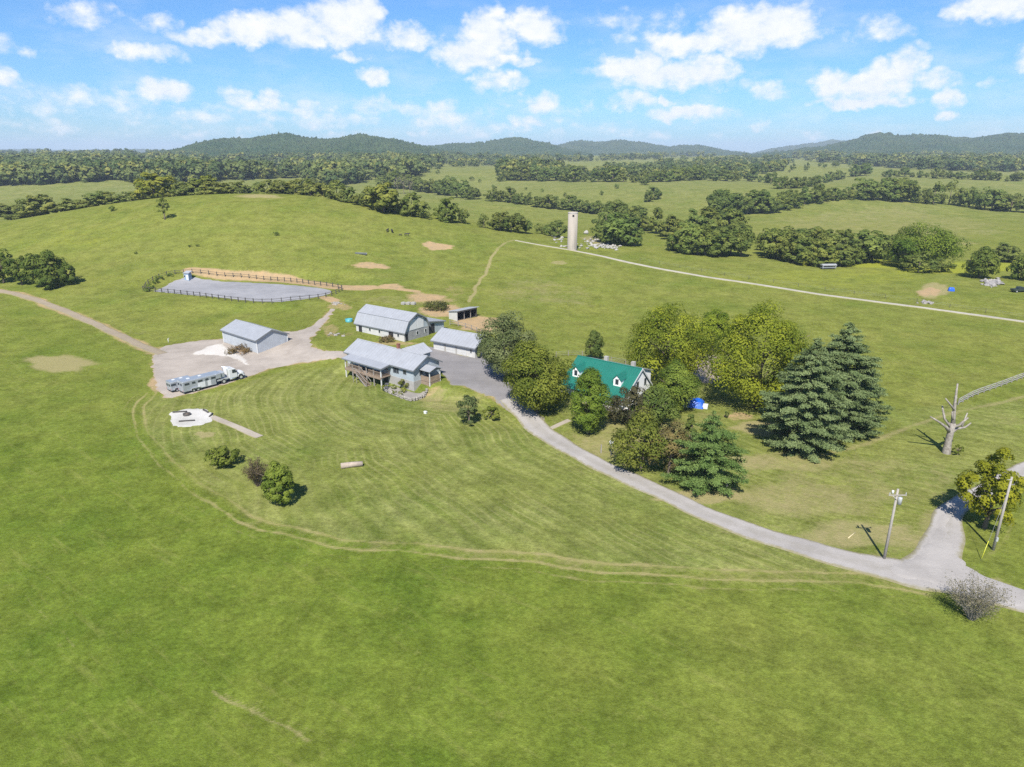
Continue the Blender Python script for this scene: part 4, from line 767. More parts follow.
def window(par, face, at, z, w, h, off=0.0, framem=None, name='window'):
    """a framed window on a front (y=off, facing -y) or end wall (x=off, facing +x): frame part with its pane as sub-part"""
    f = MB(); g = MB(); t = .07
    if face == 'front':
        for a0, a1, b0, b1 in ((at-w/2-t, at+w/2+t, z-t, z), (at-w/2-t, at+w/2+t, z+h, z+h+t), (at-w/2-t, at-w/2, z, z+h), (at+w/2, at+w/2+t, z, z+h)): f.box(a0, a1, off-.06, off+.02, b0, b1)
        g.box(at-w/2, at+w/2, off-.03, off+.02, z, z+h)
    else:
        for a0, a1, b0, b1 in ((at-w/2-t, at+w/2+t, z-t, z), (at-w/2-t, at+w/2+t, z+h, z+h+t), (at-w/2-t, at-w/2, z, z+h), (at+w/2, at+w/2+t, z, z+h)): f.box(off-.02, off+.06, a0, a1, b0, b1)
        g.box(off-.02, off+.03, at-w/2, at+w/2, z, z+h)
    o = f.link(name, framem or white_t, par); g.link('pane', glass_m, o); return o
def door(par, face, at, z, w, h, m, off=0.0, name='door', proud=.05):
    d = MB()
    if face == 'front': d.box(at-w/2, at+w/2, off-proud, off+.02, z, z+h)
    else: d.box(off-.02, off+proud, at-w/2, at+w/2, z, z+h)
    return d.link(name, m, par)
def gable_roof(par, x0, x1, y0, y1, yr, ze0, zr, ze1=None, m=None, th=.16, fascia=True):
    ze1 = ze0 if ze1 is None else ze1; r = MB()
    r.slab([(x0, y0, ze0), (x1, y0, ze0), (x1, yr, zr), (x0, yr, zr)], th); r.slab([(x0, yr, zr+.004), (x1, yr, zr+.004), (x1, y1, ze1), (x0, y1, ze1)], th)
    ro = r.link('roof', m or roof_m, par)
    if fascia:
        f = MB(); t = .05
        for x in (x0-t, x1):
            f.prism([(y0, ze0-th-.09), (yr, zr-th-.09), (y1, ze1-th-.09), (y1, ze1+.02), (yr, zr+.03), (y0, ze0+.02)], 'x', x+.002, x+t)
        f.box(x0, x1, y0-.05, y0-.002, ze0-.26, ze0-.01); f.link('fascia', trim, ro)
    rc = MB(); rc.prism([(yr-.22, zr-.07), (yr, zr+.05), (yr+.22, zr-.07)], 'x', x0, x1); rc.link('ridge_cap', m or roof_m, ro)
    return ro
def gable_walls(par, x0, x1, y0, y1, ze, zr, m, yr=None, zb=-.5, ze1=None, name='wall'):
    yr = (y0+y1)/2 if yr is None else yr; b = MB(); b.prism([(y0, zb), (y1, zb), (y1, ze if ze1 is None else ze1), (yr, zr), (y0, ze)], 'x', x0, x1); return b.link(name, m, par)
# --- metal storage shed on the gravel lot
def build_shed():
    f = Frame((224, 342.6), (257.8, 353.7)); W = 8.0; e = height_to(f.p1, 339.6); zr = max(e+.9, f.z_at(274, 330.2, W/2)); t = thing('storage_shed', 'windowless pale metal storage shed standing on the gravel lot behind the horse trailers', 'shed', f.loc, f.rz)
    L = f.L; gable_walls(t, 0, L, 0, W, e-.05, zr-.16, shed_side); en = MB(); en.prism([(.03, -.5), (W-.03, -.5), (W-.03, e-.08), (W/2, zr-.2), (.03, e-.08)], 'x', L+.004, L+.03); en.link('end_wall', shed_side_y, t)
    gable_roof(t, -.35, L+.35, -.4, W+.4, W/2, e-.1, zr)
    c = MB(); 
    for x, y in ((-.02, -.02), (L-.06, -.02), (L-.06, W-.06)): c.box(x-.05, x+.13, y-.05, y+.13, -.4, e-.15)
    c.link('corner_trim', white_t, t)
    k = MB(); k.box(-.06, L+.06, -.06, W+.06, -.5, .22); k.link('footing', concrete, t)
    door(t, 'end', W-1.3, 0, 1.0, 2.05, shed_side, L+.03)
build_shed()
# --- gambrel barn with lean-to
def build_barn():
    f = Frame((356.3, 330.8), (404.6, 341.9)); W = 8.6; L = f.L; e = height_to(f.p1, 333.2); zr = f.z_at(417.3, 312.9, W/2); zb = e+(zr-e)*.62; yb = 1.35
    t = thing('barn', 'grey gambrel-roofed barn with pale blue gable and grey block lower end wall', 'barn', f.loc, f.rz)
    b = MB(); b.box(.02, L-.02, .02, W-.02, -.6, e+.02); b.link('lower_wall', whitewash, t)
    gw = MB(); gw.box(L-.018, L+.03, 0, W, -.6, e+.1); gw.link('block_end_wall', block, t)
    g = MB(); g.prism([(.1, e+.1), (W-.1, e+.1), (W-yb, zb-.12), (W/2, zr-.16), (yb, zb-.12)], 'x', .05, L+.01); g.link('gable', siding, t)
    r = MB(); o = .45; yo = -.28
    r.slab([(-o, yo, e+.02), (L+o, yo, e+.02), (L+o, yb-.1, zb), (-o, yb-.1, zb)], .14); r.slab([(-o, yb-.1, zb+.003), (L+o, yb-.1, zb+.003), (L+o, W/2, zr), (-o, W/2, zr)], .14)
    r.slab([(-o, W/2, zr+.003), (L+o, W/2, zr+.003), (L+o, W-yb+.1, zb), (-o, W-yb+.1, zb)], .14); r.slab([(-o, W-yb+.1, zb+.003), (L+o, W-yb+.1, zb+.003), (L+o, W-yo, e+.02), (-o, W-yo, e+.02)], .14)
    ro = r.link('roof', roof_m, t)
    fa = MB(); pr = [(yo, e+.02), (yb-.1, zb), (W/2, zr), (W-yb+.1, zb), (W-yo, e+.02)]
    for x in (L+o, -o-.06): fa.prism([(y, z+.03) for y, z in pr]+[(y, z-.3) for y, z in pr[::-1]], 'x', x+.002, x+.06)
    fa.box(-o, L+o, yo-.05, yo-.003, e-.2, e+.01); fa.link('fascia', trim, ro)
    s = MB(); s.box(-o, L+o, yb-.16, yb-.04, zb+.0, zb+.05); s.link('roof_break_flashing', trim, ro)
    for y in (W/2-1.25, W/2+1.25): door(t, 'end', y, e+.25, 2.35, zb-e-.1, white_t, L+.03, 'loft_door', .08)
    door(t, 'end', .75, -.1, .8, 1.9, dark, L+.03); window(t, 'end', W*.52, .9, .7, .8, L+.03); window(t, 'end', W*.86, .9, .7, .8, L+.03); window(t, 'end', W/2, zr-1.05, .4, .4, L+.01)
    door(t, 'front', L*.735, -.2, 1.5, 2.1, dark, .02, 'doorway'); door(t, 'front', L*.06+.6, -.2, 1.2, 2.0, dark, .02, 'doorway'); door(t, 'front', L*.62, -.1, 2.1, 1.95, door_w, .02, 'sliding_door'); door(t, 'front', L*.17, -.1, 1.8, 1.95, door_w, .02, 'sliding_door')
    for x in (L*.3, L*.5, L*.88): window(t, 'front', x, .95, .6, .7, .02)
    # lean-to along the back, a dark panel beside the gable painted as its unlit doorway
    ln = MB(); y0, y1 = W+.01, W+6.2; ln.prism([(y0, -.6), (y1, -.6), (y1, e-.1), (y0, e+.95)], 'x', L*.25, L-.5); lo = ln.link('lean_to', siding, t)
    lr = MB(); lr.slab([(L*.22, y0-.1, e+1.2), (L-.1, y0-.1, e+1.2), (L-.1, y1+.4, e+.12), (L*.22, y1+.4, e+.12)], .13); lr.link('lean_to_roof', roof_m, lo)
    d = MB(); d.box(L-.52, L-.46, y0+.5, y0+2.6, -.2, 2.3); d.link('lean_to_doorway', dark, lo)
    ft = MB(); ft.prism([(y0-.1, e+.9), (y1+.4, e-.16), (y1+.4, e+.1), (y0-.1, e+1.18)], 'x', L-.098, L-.04); ft.link('lean_to_fascia', trim, lo)
build_barn()
# --- three-door garage
def build_garage():
    f = Frame((433.7, 349), (475, 358)); L = f.L; W = 7.2; e = height_to(f.p1, 347.6)+.1; zr = min(e+2.0, max(e+1.2, f.z_at(447.8, 325.6, W/2)))
    t = thing('garage', 'long white three-door garage with pale metal roof beside the shade tree', 'garage', f.loc, f.rz); gable_walls(t, 0, L, 0, W, e, zr-.15, whitewash); gable_roof(t, -.4, L+.5, -.6, W+.6, W/2, e-.12, zr)
    for x in (L*.15, L*.43, L*.69): door(t, 'front', x, -.1, 2.7, e-.45, door_w, 0, 'garage_door', .06)
    for x in (L*.29, L*.56): door(t, 'front', x, -.1, .35, e-.3, concrete, 0, 'pier', .1)
    window(t, 'front', L*.91, 1.0, .45, .8); window(t, 'end', W*.5, 1.0, .7, .8, L)
build_garage()
# --- run-in shed in the paddock
shade_wood = simple('shade_dark_wood', (.05,.043,.037), .95, .3, 2)  # inner walls coloured dark, the shed's inside shade put into the wood colour
def build_runin():
    f = Frame((449, 318.8), (458.3, 321.4)); L, W = 3.4, 7.2; t = thing('run_in_shed', 'open-fronted livestock shed with white end and dark inside in the sandy paddock', 'shed', f.loc, f.rz)
    h0, h1 = 2.1, 2.75; s = MB(); s.prism([(0, -.4), (L, -.4), (L, h1), (0, h0)], 'y', 0, .12); s.link('end_wall', whitewash, t)
    s = MB(); s.prism([(0, -.4), (L, -.4), (L, h1), (0, h0)], 'y', W-.12, W); s.link('end_wall', shade_wood, t); b = MB(); b.box(0, .12, .12, W-.12, -.4, h0); b.link('back_wall', shade_wood, t)
    r = MB(); r.slab([(-.3, -.3, h0+.1), (L+.6, -.3, h1+.17), (L+.6, W+.3, h1+.17), (-.3, W+.3, h0+.1)], .1); r.link('roof', roof_y, t)
    for y in (W*.36, W*.68): p = MB(); p.box(L-.16, L, y-.08, y+.08, -.4, h1-.02); p.link('post', wood_grey, t)
    c = MB(); c.box(L-.06, L+.0, .125, W-.125, h1-.5, h1-.05); c.link('header', trim, t); fl = MB(); fl.box(.13, L-.3, .14, W-.14, .0, .06); fl.link('bedding', simple('shade_dark_bedding', (.05,.042,.035), .95), t)  # bedding colour darkened to stand for the shade under the roof
build_runin()
# --- farmhouse with the raised porch
def build_farmhouse():
    f = Frame((346.2, 376.9), (381.7, 388.3)); t = thing('farmhouse', 'pale blue farmhouse with grey metal roof and raised wooden porch above the lawn', 'house', f.loc, f.rz)
    X0, X1, Y0, Y1 = -2.4, 17.7, 2.5, 9.6; E = 4.75; ZR = 6.65; YR = 6.0; D = f.L; FL = 2.25
    gable_walls(t, X0, X1, Y0, Y1, E-.1, ZR-.2, siding, YR, -.6); en = MB()
    base = MB(); base.box(X0-.03, X1+.03, Y0-.04, Y1+.04, -.7, FL-.15); base.link('basement_wall', concrete, t)
    ro = gable_roof(t, X0-.5, X1+.5, Y0-.5, Y1+.5, YR, E-.2, ZR, None, roof_m2)
    pr = MB(); pr.slab([(-.6, -.35, E-.55), (D+.5, -.35, E-.55), (D+.5, Y0-.49, E-.17), (-.6, Y0-.49, E-.17)], .14); po = pr.link('porch_roof', roof_m2, t)
    pf = MB(); pf.box(-.6, D+.5, -.40, -.353, E-.8, E-.56); pf.prism([(-.35, E-.85), (Y0-.5, E-.5), (Y0-.5, E-.18), (-.35, E-.56)], 'x', D+.503, D+.55); pf.link('porch_fascia', trim, po)
    dk = MB(); dk.box(-.1, D+.1, -.05, Y0-.05, FL-.2, FL); dk.box(-.1, D+.1, -.09, -.052, FL-.5, FL-.02); do = dk.link('porch_deck', wood_deck, t)
    for i in range(6):
        x = .05+(D-.1)*i/5; p = MB(); p.box(x-.09, x+.09, -.02, .16, -.4, E-.6); p.link('porch_post', white_t if i in (0, 5) else wood_grey, t)
    rl = MB(); a, b = 0, D*.48; c, d = D*.66, D
    for x0, x1 in ((a, b), (c, d)):
        rl.box(x0, x1, -.02, .05, FL+.9, FL+.98); rl.box(x0, x1, -.01, .04, FL+.12, FL+.17)
        k = int((x1-x0)/.24)
        for j in range(k+1): x = x0+(x1-x0)*j/k; rl.box(x-.03, x+.03, 0, .035, FL+.17, FL+.9)
    for y in (Y0-.1,):
        rl.box(D-.02, D+.05, .06, Y0-.06, FL+.9, FL+.98)
        for j in range(9): y2 = .15+j*.26; rl.box(D, D+.035, y2-.03, y2+.03, FL, FL+.9)
    rl.link('railing', wood_deck, t)
    st = MB(); n = 11; sx0 = D*.46; run = .27
    for i in range(n): z = FL-.05-i*(FL/n); st.box(sx0+i*run, sx0+(i+1)*run+.03, -1.25, -.16, z-.05, z)
    st.box(sx0-1.1, sx0-.001, -1.25, -.10, FL-.16, FL-.01)
    so = st.link('stairs', wood_deck, t); sr = MB()
    xe = sx0+n*run
    for y in (-1.33, -.15): sr.prism([(sx0, FL-.4), (sx0, FL-.06), (xe, -.02), (xe, -.36)], 'y', y, y+.07); sr.prism([(sx0, FL+.85), (sx0, FL+.95), (xe, .95), (xe, .85)], 'y', y, y+.07); sr.box(xe-.08, xe, y, y+.07, -.4, .9); sr.box(sx0-.08, sx0, y, y+.07, -.4, FL+.95)
    sr.box(sx0-1.1, sx0-.08, -1.33, -1.26, FL+.85, FL+.95); sr.box(sx0-1.1, sx0-1.02, -1.33, -1.26, -.4, FL+.95)
    sr.link('stair_rail', wood_grey, so)
    for i, x in enumerate((.9, 2.7, 4.6, 6.3, 8.2, 9.8)):
        (window if i != 3 else door)(t, 'front', x, FL+(.75 if i != 3 else 0), 1.0 if i != 3 else .95, 1.25 if i != 3 else 2.05, *((Y0,) if i != 3 else (white_t, Y0)))
    for x in (1.2, 3.4, 5.6, 7.8, 9.6): door(t, 'front', x, .1, 1.3, 1.75, dark if x != 5.6 else glass_m, Y0-.045, 'basement_opening', .03)
    window(t, 'front', D+1.4, FL+.7, .9, 1.4, Y0, trim); window(t, 'front', D+2.2, FL+.7, .5, 1.4, Y0, trim); window(t, 'front', D+4.2, FL+.95, .8, .9, Y0, trim)
    window(t, 'end', Y0+2.0, FL+.8, .75, 1.05, X1, trim); window(t, 'end', Y0+5.2, FL+.8, .7, 1.05, X1, trim)
    # entry porch on the end wall
    ex = MB(); ex.box(X1+.03, X1+2.5, 4.4, 7.4, FL-.3, FL-.05); ep = ex.link('entry_porch', wood_deck, t)
    er = MB(); er.slab([(X1+.05, 4.0, 4.25), (X1+2.9, 4.0, 4.25), (X1+2.9, 5.9, 4.85), (X1+.05, 5.9, 4.85)], .1); er.slab([(X1+.05, 5.9, 4.853), (X1+2.9, 5.9, 4.853), (X1+2.9, 7.8, 4.25), (X1+.05, 7.8, 4.25)], .1); er.link('entry_roof', roof_m2, ep)
    eg = MB(); eg.prism([(4.1, 4.12), (7.7, 4.12), (5.9, 4.72)], 'x', X1+2.55, X1+2.62); eg.link('entry_gable', trim, ep)
    for y in (4.45, 7.3):
        p = MB(); p.box(X1+2.35, X1+2.49, y-.07, y+.07, -.2, 4.15); p.link('entry_post', white_t, ep)
    ei = MB(); ei.box(X1+.04, X1+2.4, 4.36, 4.42, FL-.25, FL+.75); ei.box(X1+2.42, X1+2.48, 4.5, 7.25, FL-.25, FL+.75); ei.box(X1+.04, X1+2.46, 4.43, 7.38, -.2, FL-.3); ei.link('entry_skirt', wood_deck, ep)
    door(t, 'end', 6.2, FL, .95, 2.05, trim, X1)
    ch = MB(); ch.box(9.4, 9.95, YR-.1, YR+.45, ZR-.4, ZR+.85); ch.box(9.35, 10.0, YR-.15, YR+.5, ZR+.86, ZR+.98); ch.link('chimney', brick, ro)
    # rear wing, its ridge running to the back
    w = MB(); wx0, wx1, wy1, wz, we = 6.6, 11.2, 13.6, 6.1, 4.7; w.prism([(wx0, .2), (wx1, .2), (wx1, we), ((wx0+wx1)/2, wz-.15), (wx0, we)], 'y', Y1+.05, wy1); wo = w.link('rear_wing', siding, t)
    wr = MB(); xm = (wx0+wx1)/2; wr.slab([(wx0-.4, 7.6, we-.1), (xm, 7.6, wz), (xm, wy1+.4, wz), (wx0-.4, wy1+.4, we-.1)], .12); wr.slab([(xm, 7.6, wz+.003), (wx1+.4, 7.6, we-.1), (wx1+.4, wy1+.4, we-.1), (xm, wy1+.4, wz+.003)], .12); wr.link('rear_roof', roof_y, wo)
    # planting terrace in front of the near corner
    q = thing('retaining_wall', 'low rough stone retaining wall below the farmhouse near corner', 'wall', f.loc, f.rz); r = MB(); R = random.Random(3)
    path = [f.local(g1(*c))[:2] for c in ((384, 390.5), (396, 396), (411, 401), (421, 398.5), (426, 394), (427, 390))]; pp = smoothline(path, .55)
    for i in range(len(pp)-1):
        z = float(H(*(f.loc+f.ex*float(pp[i][0])+f.ey*float(pp[i][1])).xy))-f.z
        for lay in range(2): r.lump((pp[i][0]+R.uniform(-.06, .06), pp[i][1]+R.uniform(-.06, .06), z+.15+lay*.33), .36, R.random()*1e6, 1, (1, .8, .62))
    r.link('stones', stone_m, q)
    bed = [(f.loc+f.ex*(D+.3)+f.ey*2.3).xy]+[g1(*c).xy for c in ((385, 390), (396, 395), (411, 400), (420.5, 397.5), (425, 393.5), (425, 390))]+[(f.loc+f.ex*(X1+.4)+f.ey*2.3).xy]
    patch('planting_bed', [tuple(v) for v in bed], gravel('bed_soil', (.27,.25,.225), (.20,.185,.165), (.19,.17,.10)), .22, .6, .1, 1.0, True)
    for i, (x, y, s) in enumerate(((D+1.4, -.6, .55), (D+2.6, .9, .5), (D+5.6, .8, .6), (D+4.9, -1.1, .45), (D+6.3, -.9, .5))):
        p = f.loc+f.ex*x+f.ey*y; p.z = float(H(p.x, p.y))+.2
        place('bush', FB[i % 3], p, s*1.8, s*2.2, ['low green planting in the bed under the farmhouse porch end', 'small shrub against the farmhouse front wall', 'leafy shrub under the farmhouse end corner', 'pale planting along the stone retaining wall', 'rounded shrub at the outer bend of the retaining wall'][i], None, (1.2, 1.2, .9), 'shrub')
    for i, lab in enumerate(('dark covered grill on the paving under the farmhouse porch end', 'dark folded lawn furniture stack by the retaining wall')):
        p = f.loc+f.ex*(D+1.0+i*1.5)+f.ey*(.6-i*1.5); p.z = float(H(p.x, p.y))+.2; g = thing('patio_item' if i else 'grill', lab, 'furniture' if i else 'grill', p, f.rz)
        b = MB(); b.lump((0, 0, .8), .42, 5+i, 2, (1.3, .8, .5), .08); b.link('cover', simple('dark_cover', (.06,.06,.065), .7), g); l = MB()
        for x in (-.35, .35):
            for y in (-.22, .22): l.tube([(x, y, -.1), (x, y, .75)], .035, 6)
        l.link('legs', trim, g)
build_farmhouse()
# --- green-roofed house among the trees
clapboard = simple('white_clapboard', (.82,.82,.81), .6, .06)
def build_green_house():
    R0 = GZ(577.9, 355.2, 7.5); R1 = GZ(642.8, 368.4, 7.5); u = (R1-R0).normalized(); L = (R1-R0).length; v = Vector((-u.y, u.x, 0)); rz = math.atan2(u.y, u.x); loc = Vector((R0.x, R0.y, float(H(R0.x, R0.y))-.1)); zr = 7.5-loc.z
    t = thing('house', 'white house with a steep green metal roof, half hidden by trees', 'house', loc, rz)
    yf, yb = -4.6, 4.0; eF = zr-(6.5)*.66; b = MB(); k = .66
    b.prism([(yf, -.5), (yb, -.5), (yb, zr-.2-yb*.95+.3), (0, zr-.2), (yf, zr-.2+yf*k)], 'x', .3, L-.25); b.link('wall', clapboard, t)
    r = MB(); r.slab([(0, -6.7, zr-6.7*k), (L, -6.7, zr-6.7*k), (L, 0, zr), (0, 0, zr)], .16); r.slab([(0, 0, zr+.003), (L, 0, zr+.003), (L, 4.5, zr-4.5*.95), (0, 4.5, zr-4.5*.95)], .16); ro = r.link('roof', green_roof, t)
    rc = MB(); rc.prism([(-.2, zr-.06), (0, zr+.06), (.2, zr-.06)], 'x', 0, L); rc.link('ridge_cap', green_roof, ro)
    fa = MB(); fa.prism([(-6.7, zr-6.7*k-.3), (0, zr-.34), (4.5, zr-4.5*.95-.34), (4.5, zr-4.5*.95+.02), (0, zr+.03), (-6.7, zr-6.7*k+.02)], 'x', L+.002, L+.06); fa.link('barge_board', white_t, ro)
    # shed dormer along the back
    s = MB(); s.prism([(.25, zr-.3), (4.3, zr-1.55), (4.3, zr-4.1)], 'x', .8, L-.4); so = s.link('rear_dormer', clapboard, t); sr = MB(); sr.slab([(.5, .1, zr-.05), (L-.1, .1, zr-.05), (L-.1, 4.6, zr-1.45), (.5, 4.6, zr-1.45)], .12); sr.link('dormer_roof', roof_m, so)
    for xc in (L*.17, L*.80):                   # two gabled dormers on the front slope
        y0 = -4.3; z0 = zr+y0*k; d = MB(); d.prism([(xc-.75, z0-.05), (xc+.75, z0-.05), (xc+.75, z0+1.35), (xc, z0+2.05), (xc-.75, z0+1.35)], 'y', y0, y0+2.6); do = d.link('dormer', clapboard, t)
        q = MB(); q.slab([(xc-.95, y0-.2, z0+1.22), (xc, y0-.2, z0+2.2), (xc, y0+3.2, z0+2.2), (xc-.95, y0+2.2, z0+1.22)], .1); q.slab([(xc, y0-.2, z0+2.203), (xc+.95, y0-.2, z0+1.22), (xc+.95, y0+2.2, z0+1.22), (xc, y0+3.2, z0+2.203)], .1); q.link('dormer_roof', green_roof, do)
        w = MB(); w.box(xc-.32, xc+.32, y0-.05, y0+.01, z0+.3, z0+1.3); w.link('dormer_window', glass_m, do); tr = MB(); tr.box(xc-.4, xc-.33, y0-.07, y0, z0+.25, z0+1.4); tr.box(xc+.33, xc+.4, y0-.07, y0, z0+.25, z0+1.4); tr.box(xc-.42, xc+.42, y0-.075, y0, z0+1.31, z0+1.42); tr.link('dormer_trim', white_t, do)
    window(t, 'end', -1.2, zr-3.6, .8, 1.2, L-.25, trim); window(t, 'end', 1.8, zr-3.6, .7, 1.2, L-.25, trim); window(t, 'end', -1.8, 1.0, .9, 1.4, L-.25, trim)
    pd = MB(); pd.box(.2, L-.2, -6.3, -4.64, -.4, .35); pd.link('porch_floor', stone_m, t)
    for i in range(6): x = .5+(L-1)*i/5; c = MB(); c.rev([(.17, .35), (.13, .5), (.11, zr-6.2*k-.5), (.17, zr-6.2*k-.25)], 10, (x, -6.1)); c.link('porch_column', white_t, t)
    for x in (3, 7, 11): window(t, 'front', x, 1.1, 1.0, 1.4, -4.6)
    door(t, 'front', 5, .35, 1.0, 2.1, trim, -4.6)
    for x in (L*.42, L*.83): c = MB(); c.box(x-.35, x+.35, .5, 1.15, zr-1, zr+.65); c.link('chimney', stone_w, ro)
build_green_house()
# --- silo and the tumbled limestone round it
def build_silo():
    p = g1(572, 250); h = height_to(p, 212); r = 9.6*mpp(p)/2; t = thing('silo', 'tall grey concrete stave silo standing roofless beside the gravel lane', 'silo', p)
    m, nt, b, N, L = mat('stave_concrete'); tc = N('ShaderNodeTexCoord'); sp = N('ShaderNodeSeparateXYZ'); L(tc.outputs['Object'], sp.inputs[0]); f = noisen(nt, tc.outputs['Object'], .8, 6, .7, .3, .7, (1, 1, .15)); hoop = mathn(nt, 'LESS_THAN', mathn(nt, 'FRACT', mathn(nt, 'DIVIDE', sp.outputs[2], .8)), .12)
    c = mixn(nt, f, (.37,.325,.27), (.265,.235,.20)); L(mixn(nt, mathn(nt, 'MULTIPLY', hoop, .35), c, (.2,.17,.15)), b.inputs['Base Color']); b.inputs['Roughness'].default_value = .95
    s = MB(); s.rev([(r, -.6), (r, h), (r-.2, h), (r-.2, h-4)], 28); s.link('shaft', m, t); k = MB(); k.rev([(r+.05, h-.55), (r+.05, h-.1), (r, h-.1)], 28); k.link('top_band', concrete, t)
    w = MB(); w.box(-.4, .4, -r-.02, -r+.1, h-1.9, h-1.0); w.link('top_opening', dark, t); l = MB()
    for x in (.75, 1.1): l.tube([(x, -r*.93-.1, .8), (x, -r*.93-.1, h-.6)], .04, 5)
    l.link('ladder', concrete, t)
build_silo()
def rocks(name, label, spots, m, cat='rubble', seed=1, kind='stuff'):
    R = random.Random(seed); b = MB()
    for (px, py, rx, ry, n, s) in spots:
        for i in range(n):
            p = g1(px+R.gauss(0, .5)*rx, py+R.gauss(0, .5)*ry); k = s*R.uniform(.5, 1.4); b.lump((p.x, p.y, p.z+k*.3), k, R.random()*1e6, 1, (R.uniform(.8, 1.5), R.uniform(.8, 1.4), R.uniform(.4, .8)), .35)
    return tag(b.link(name, m), label, cat, kind=kind)
rocks('rubble', 'tumbled white limestone blocks of a fallen building right of the silo', [(601, 246, 16, 2.6, 60, .62), (590, 241, 10, 3, 22, .55), (612, 248, 9, 2, 26, .6)], stone_w, seed=2)
rocks('rubble', 'few white boulders scattered left of the silo', [(556, 241, 7, 3, 9, .65), (566, 246.5, 8, 1.6, 8, .6), (553, 235, 4, 3, 5, .7)], stone_w, seed=3)
rocks('rubble', 'grey heap of broken stone beyond the lane at the right', [(991, 283, 9, 2.6, 90, .62)], simple('heap_stone', (.31,.29,.275), .95, .45, 1, bump=.5), seed=4)
rocks('rubble', 'small brownish debris row beside the gravel lane', [(928, 303, 9, 1.3, 26, .42)], wood_grey, seed=5); rocks('rubble', 'pale stone rubble on the slope below the riding arena', [(336, 303.5, 6, 1.0, 12, .34), (337, 335, 8, 1.4, 14, .32)], stone_m, seed=6)
for px, py, lab, s in ((586, 234, 'largest white block standing on the rubble by the silo', 2.2), (595, 239, 'second white block leaning on the rubble right of the silo', 1.7)):
    p = g1(px, py); b = MB(); b.lump((0, 0, .4*s), s*.55, px, 2, (1.1, .8, .9), .2); o = b.link('boulder', stone_w); o.location = p; tag(o, lab, 'boulder')
# ------------------------------------------------------------------ fences and posts
def fence(name, label, pts, space, hgt, rails, pm, rm, post_r=.06, rail_h=.05, cat='fence', closed=False, square=True, flip=0):
    q = pxline(pts+([pts[0]] if closed else []), .5); s = np.concatenate([[0], np.cumsum(np.hypot(*np.diff(q, axis=0).T))]); n = max(2, int(s[-1]/space)); d = np.linspace(0, s[-1], n+1)
    if closed: d = d[:-1]
    X = np.interp(d, s, q[:, 0]); Y = np.interp(d, s, q[:, 1]); Z = H(X, Y); loc = Vector((float(X[0]), float(Y[0]), float(Z[0]))); t = thing(name, label, cat, loc)
    b = MB(); (b.box(-post_r, post_r, -post_r, post_r, -.4, hgt) if square else b.tube([(0, 0, -.4), (0, 0, hgt)], post_r, 8)); first = b.link('post', pm, t)
    for i in range(len(X)):
        o = first if i == 0 else first.copy()
        if i: COL.objects.link(o); o.parent = t
        o.location = (X[i]-loc.x, Y[i]-loc.y, Z[i]-loc.z); j = min(i+1, len(X)-1); o.rotation_euler = (random.uniform(-.03, .03), random.uniform(-.03, .03), math.atan2(Y[j]-Y[j-1], X[j]-X[j-1]) if j else 0)
    for z in rails:
        r = MB(); P = [(X[i]-loc.x, Y[i]-loc.y, Z[i]-loc.z+z) for i in range(len(X))]; P = P+[P[0]] if closed else P
        for a, c in zip(P[:-1], P[1:]):
            a, c = Vector(a), Vector(c); dirv = (c-a).normalized(); nn = Vector((-dirv.y, dirv.x, 0))*.02; up = Vector((0, 0, rail_h)); off = nn*(post_r/.02+1)*(-1 if flip else 1)
            r.add([a-nn-up+off, a+nn-up+off, a+nn+up+off, a-nn+up+off, c-nn-up+off, c+nn-up+off, c+nn+up+off, c-nn+up+off], [(0, 1, 2, 3), (7, 6, 5, 4), (0, 4, 5, 1), (1, 5, 6, 2), (2, 6, 7, 3), (3, 7, 4, 0)])
        r.link('rail', rm, t)
    return t
dark_post = simple('dark_post', (.075,.068,.06), .85, .3); wire_m = simple('fence_wire', (.30,.30,.30), .5, .2)
fence('arena_fence', 'dark post and rail fence running all round the grey riding arena', [(143.3,290.5),(192,295.8),(254,303.2),(300,300.5),(325,297.5),(338,293),(340.5,288.5),(312,284.5),(285,281.5),(250,278.3),(218.6,276),(195,273.2),(172,274.5),(158.8,278.2),(148,284)], 2.7, 1.45, (.55, 1.2), dark_post, dark_post, .10, .055, closed=True)
fence('board_fence', 'grey-white board fence curving away along the right-hand field', [(958,405),(975,396),(1000,387),(1024,378),(1070,362)], 2.3, 1.3, (.35, .75, 1.15), wood_grey, simple('whitened_board', (.40,.39,.37), .85, .3, 2), .07, .075)
fence('wire_fence', 'thin wire fence on grey posts behind the green-roofed house', [(556,357),(580,356),(610,362),(640,368)], 3.2, 1.3, (.4, .8, 1.2), wood_grey, wire_m, .06, .012)
0 and fence('wire_fence', 'weathered post and wire fence continuing left from the grey-white board fence', [(868,444),(900,430),(930,419),(957,405.5)], 4.5, 1.25, (.5, 1.1), wood_grey, wire_m, .055, .012)
fence('paddock_fence', 'grey paddock rails between the garage and the run-in shed', [(450,325),(462,327),(474,331),(486,337)], 2.4, 1.3, (.5, 1.1), wood_grey, wood_grey, .07, .05)
fence('wire_fence', 'sparse post and wire fence along the far side of the gravel lane', [(640,260.5),(700,271.5),(760,280.5),(820,290),(900,300),(960,309),(1024,318)], 9, 1.2, (.6, 1.1), dark_post, wire_m, .05, .008)
0 and fence('wire_fence', 'long post and wire fence across the pasture from barn to silo lane', [(486,296),(500,270),(513,243)], 6, 1.25, (.6, 1.1), wood_grey, wire_m, .07, .012)
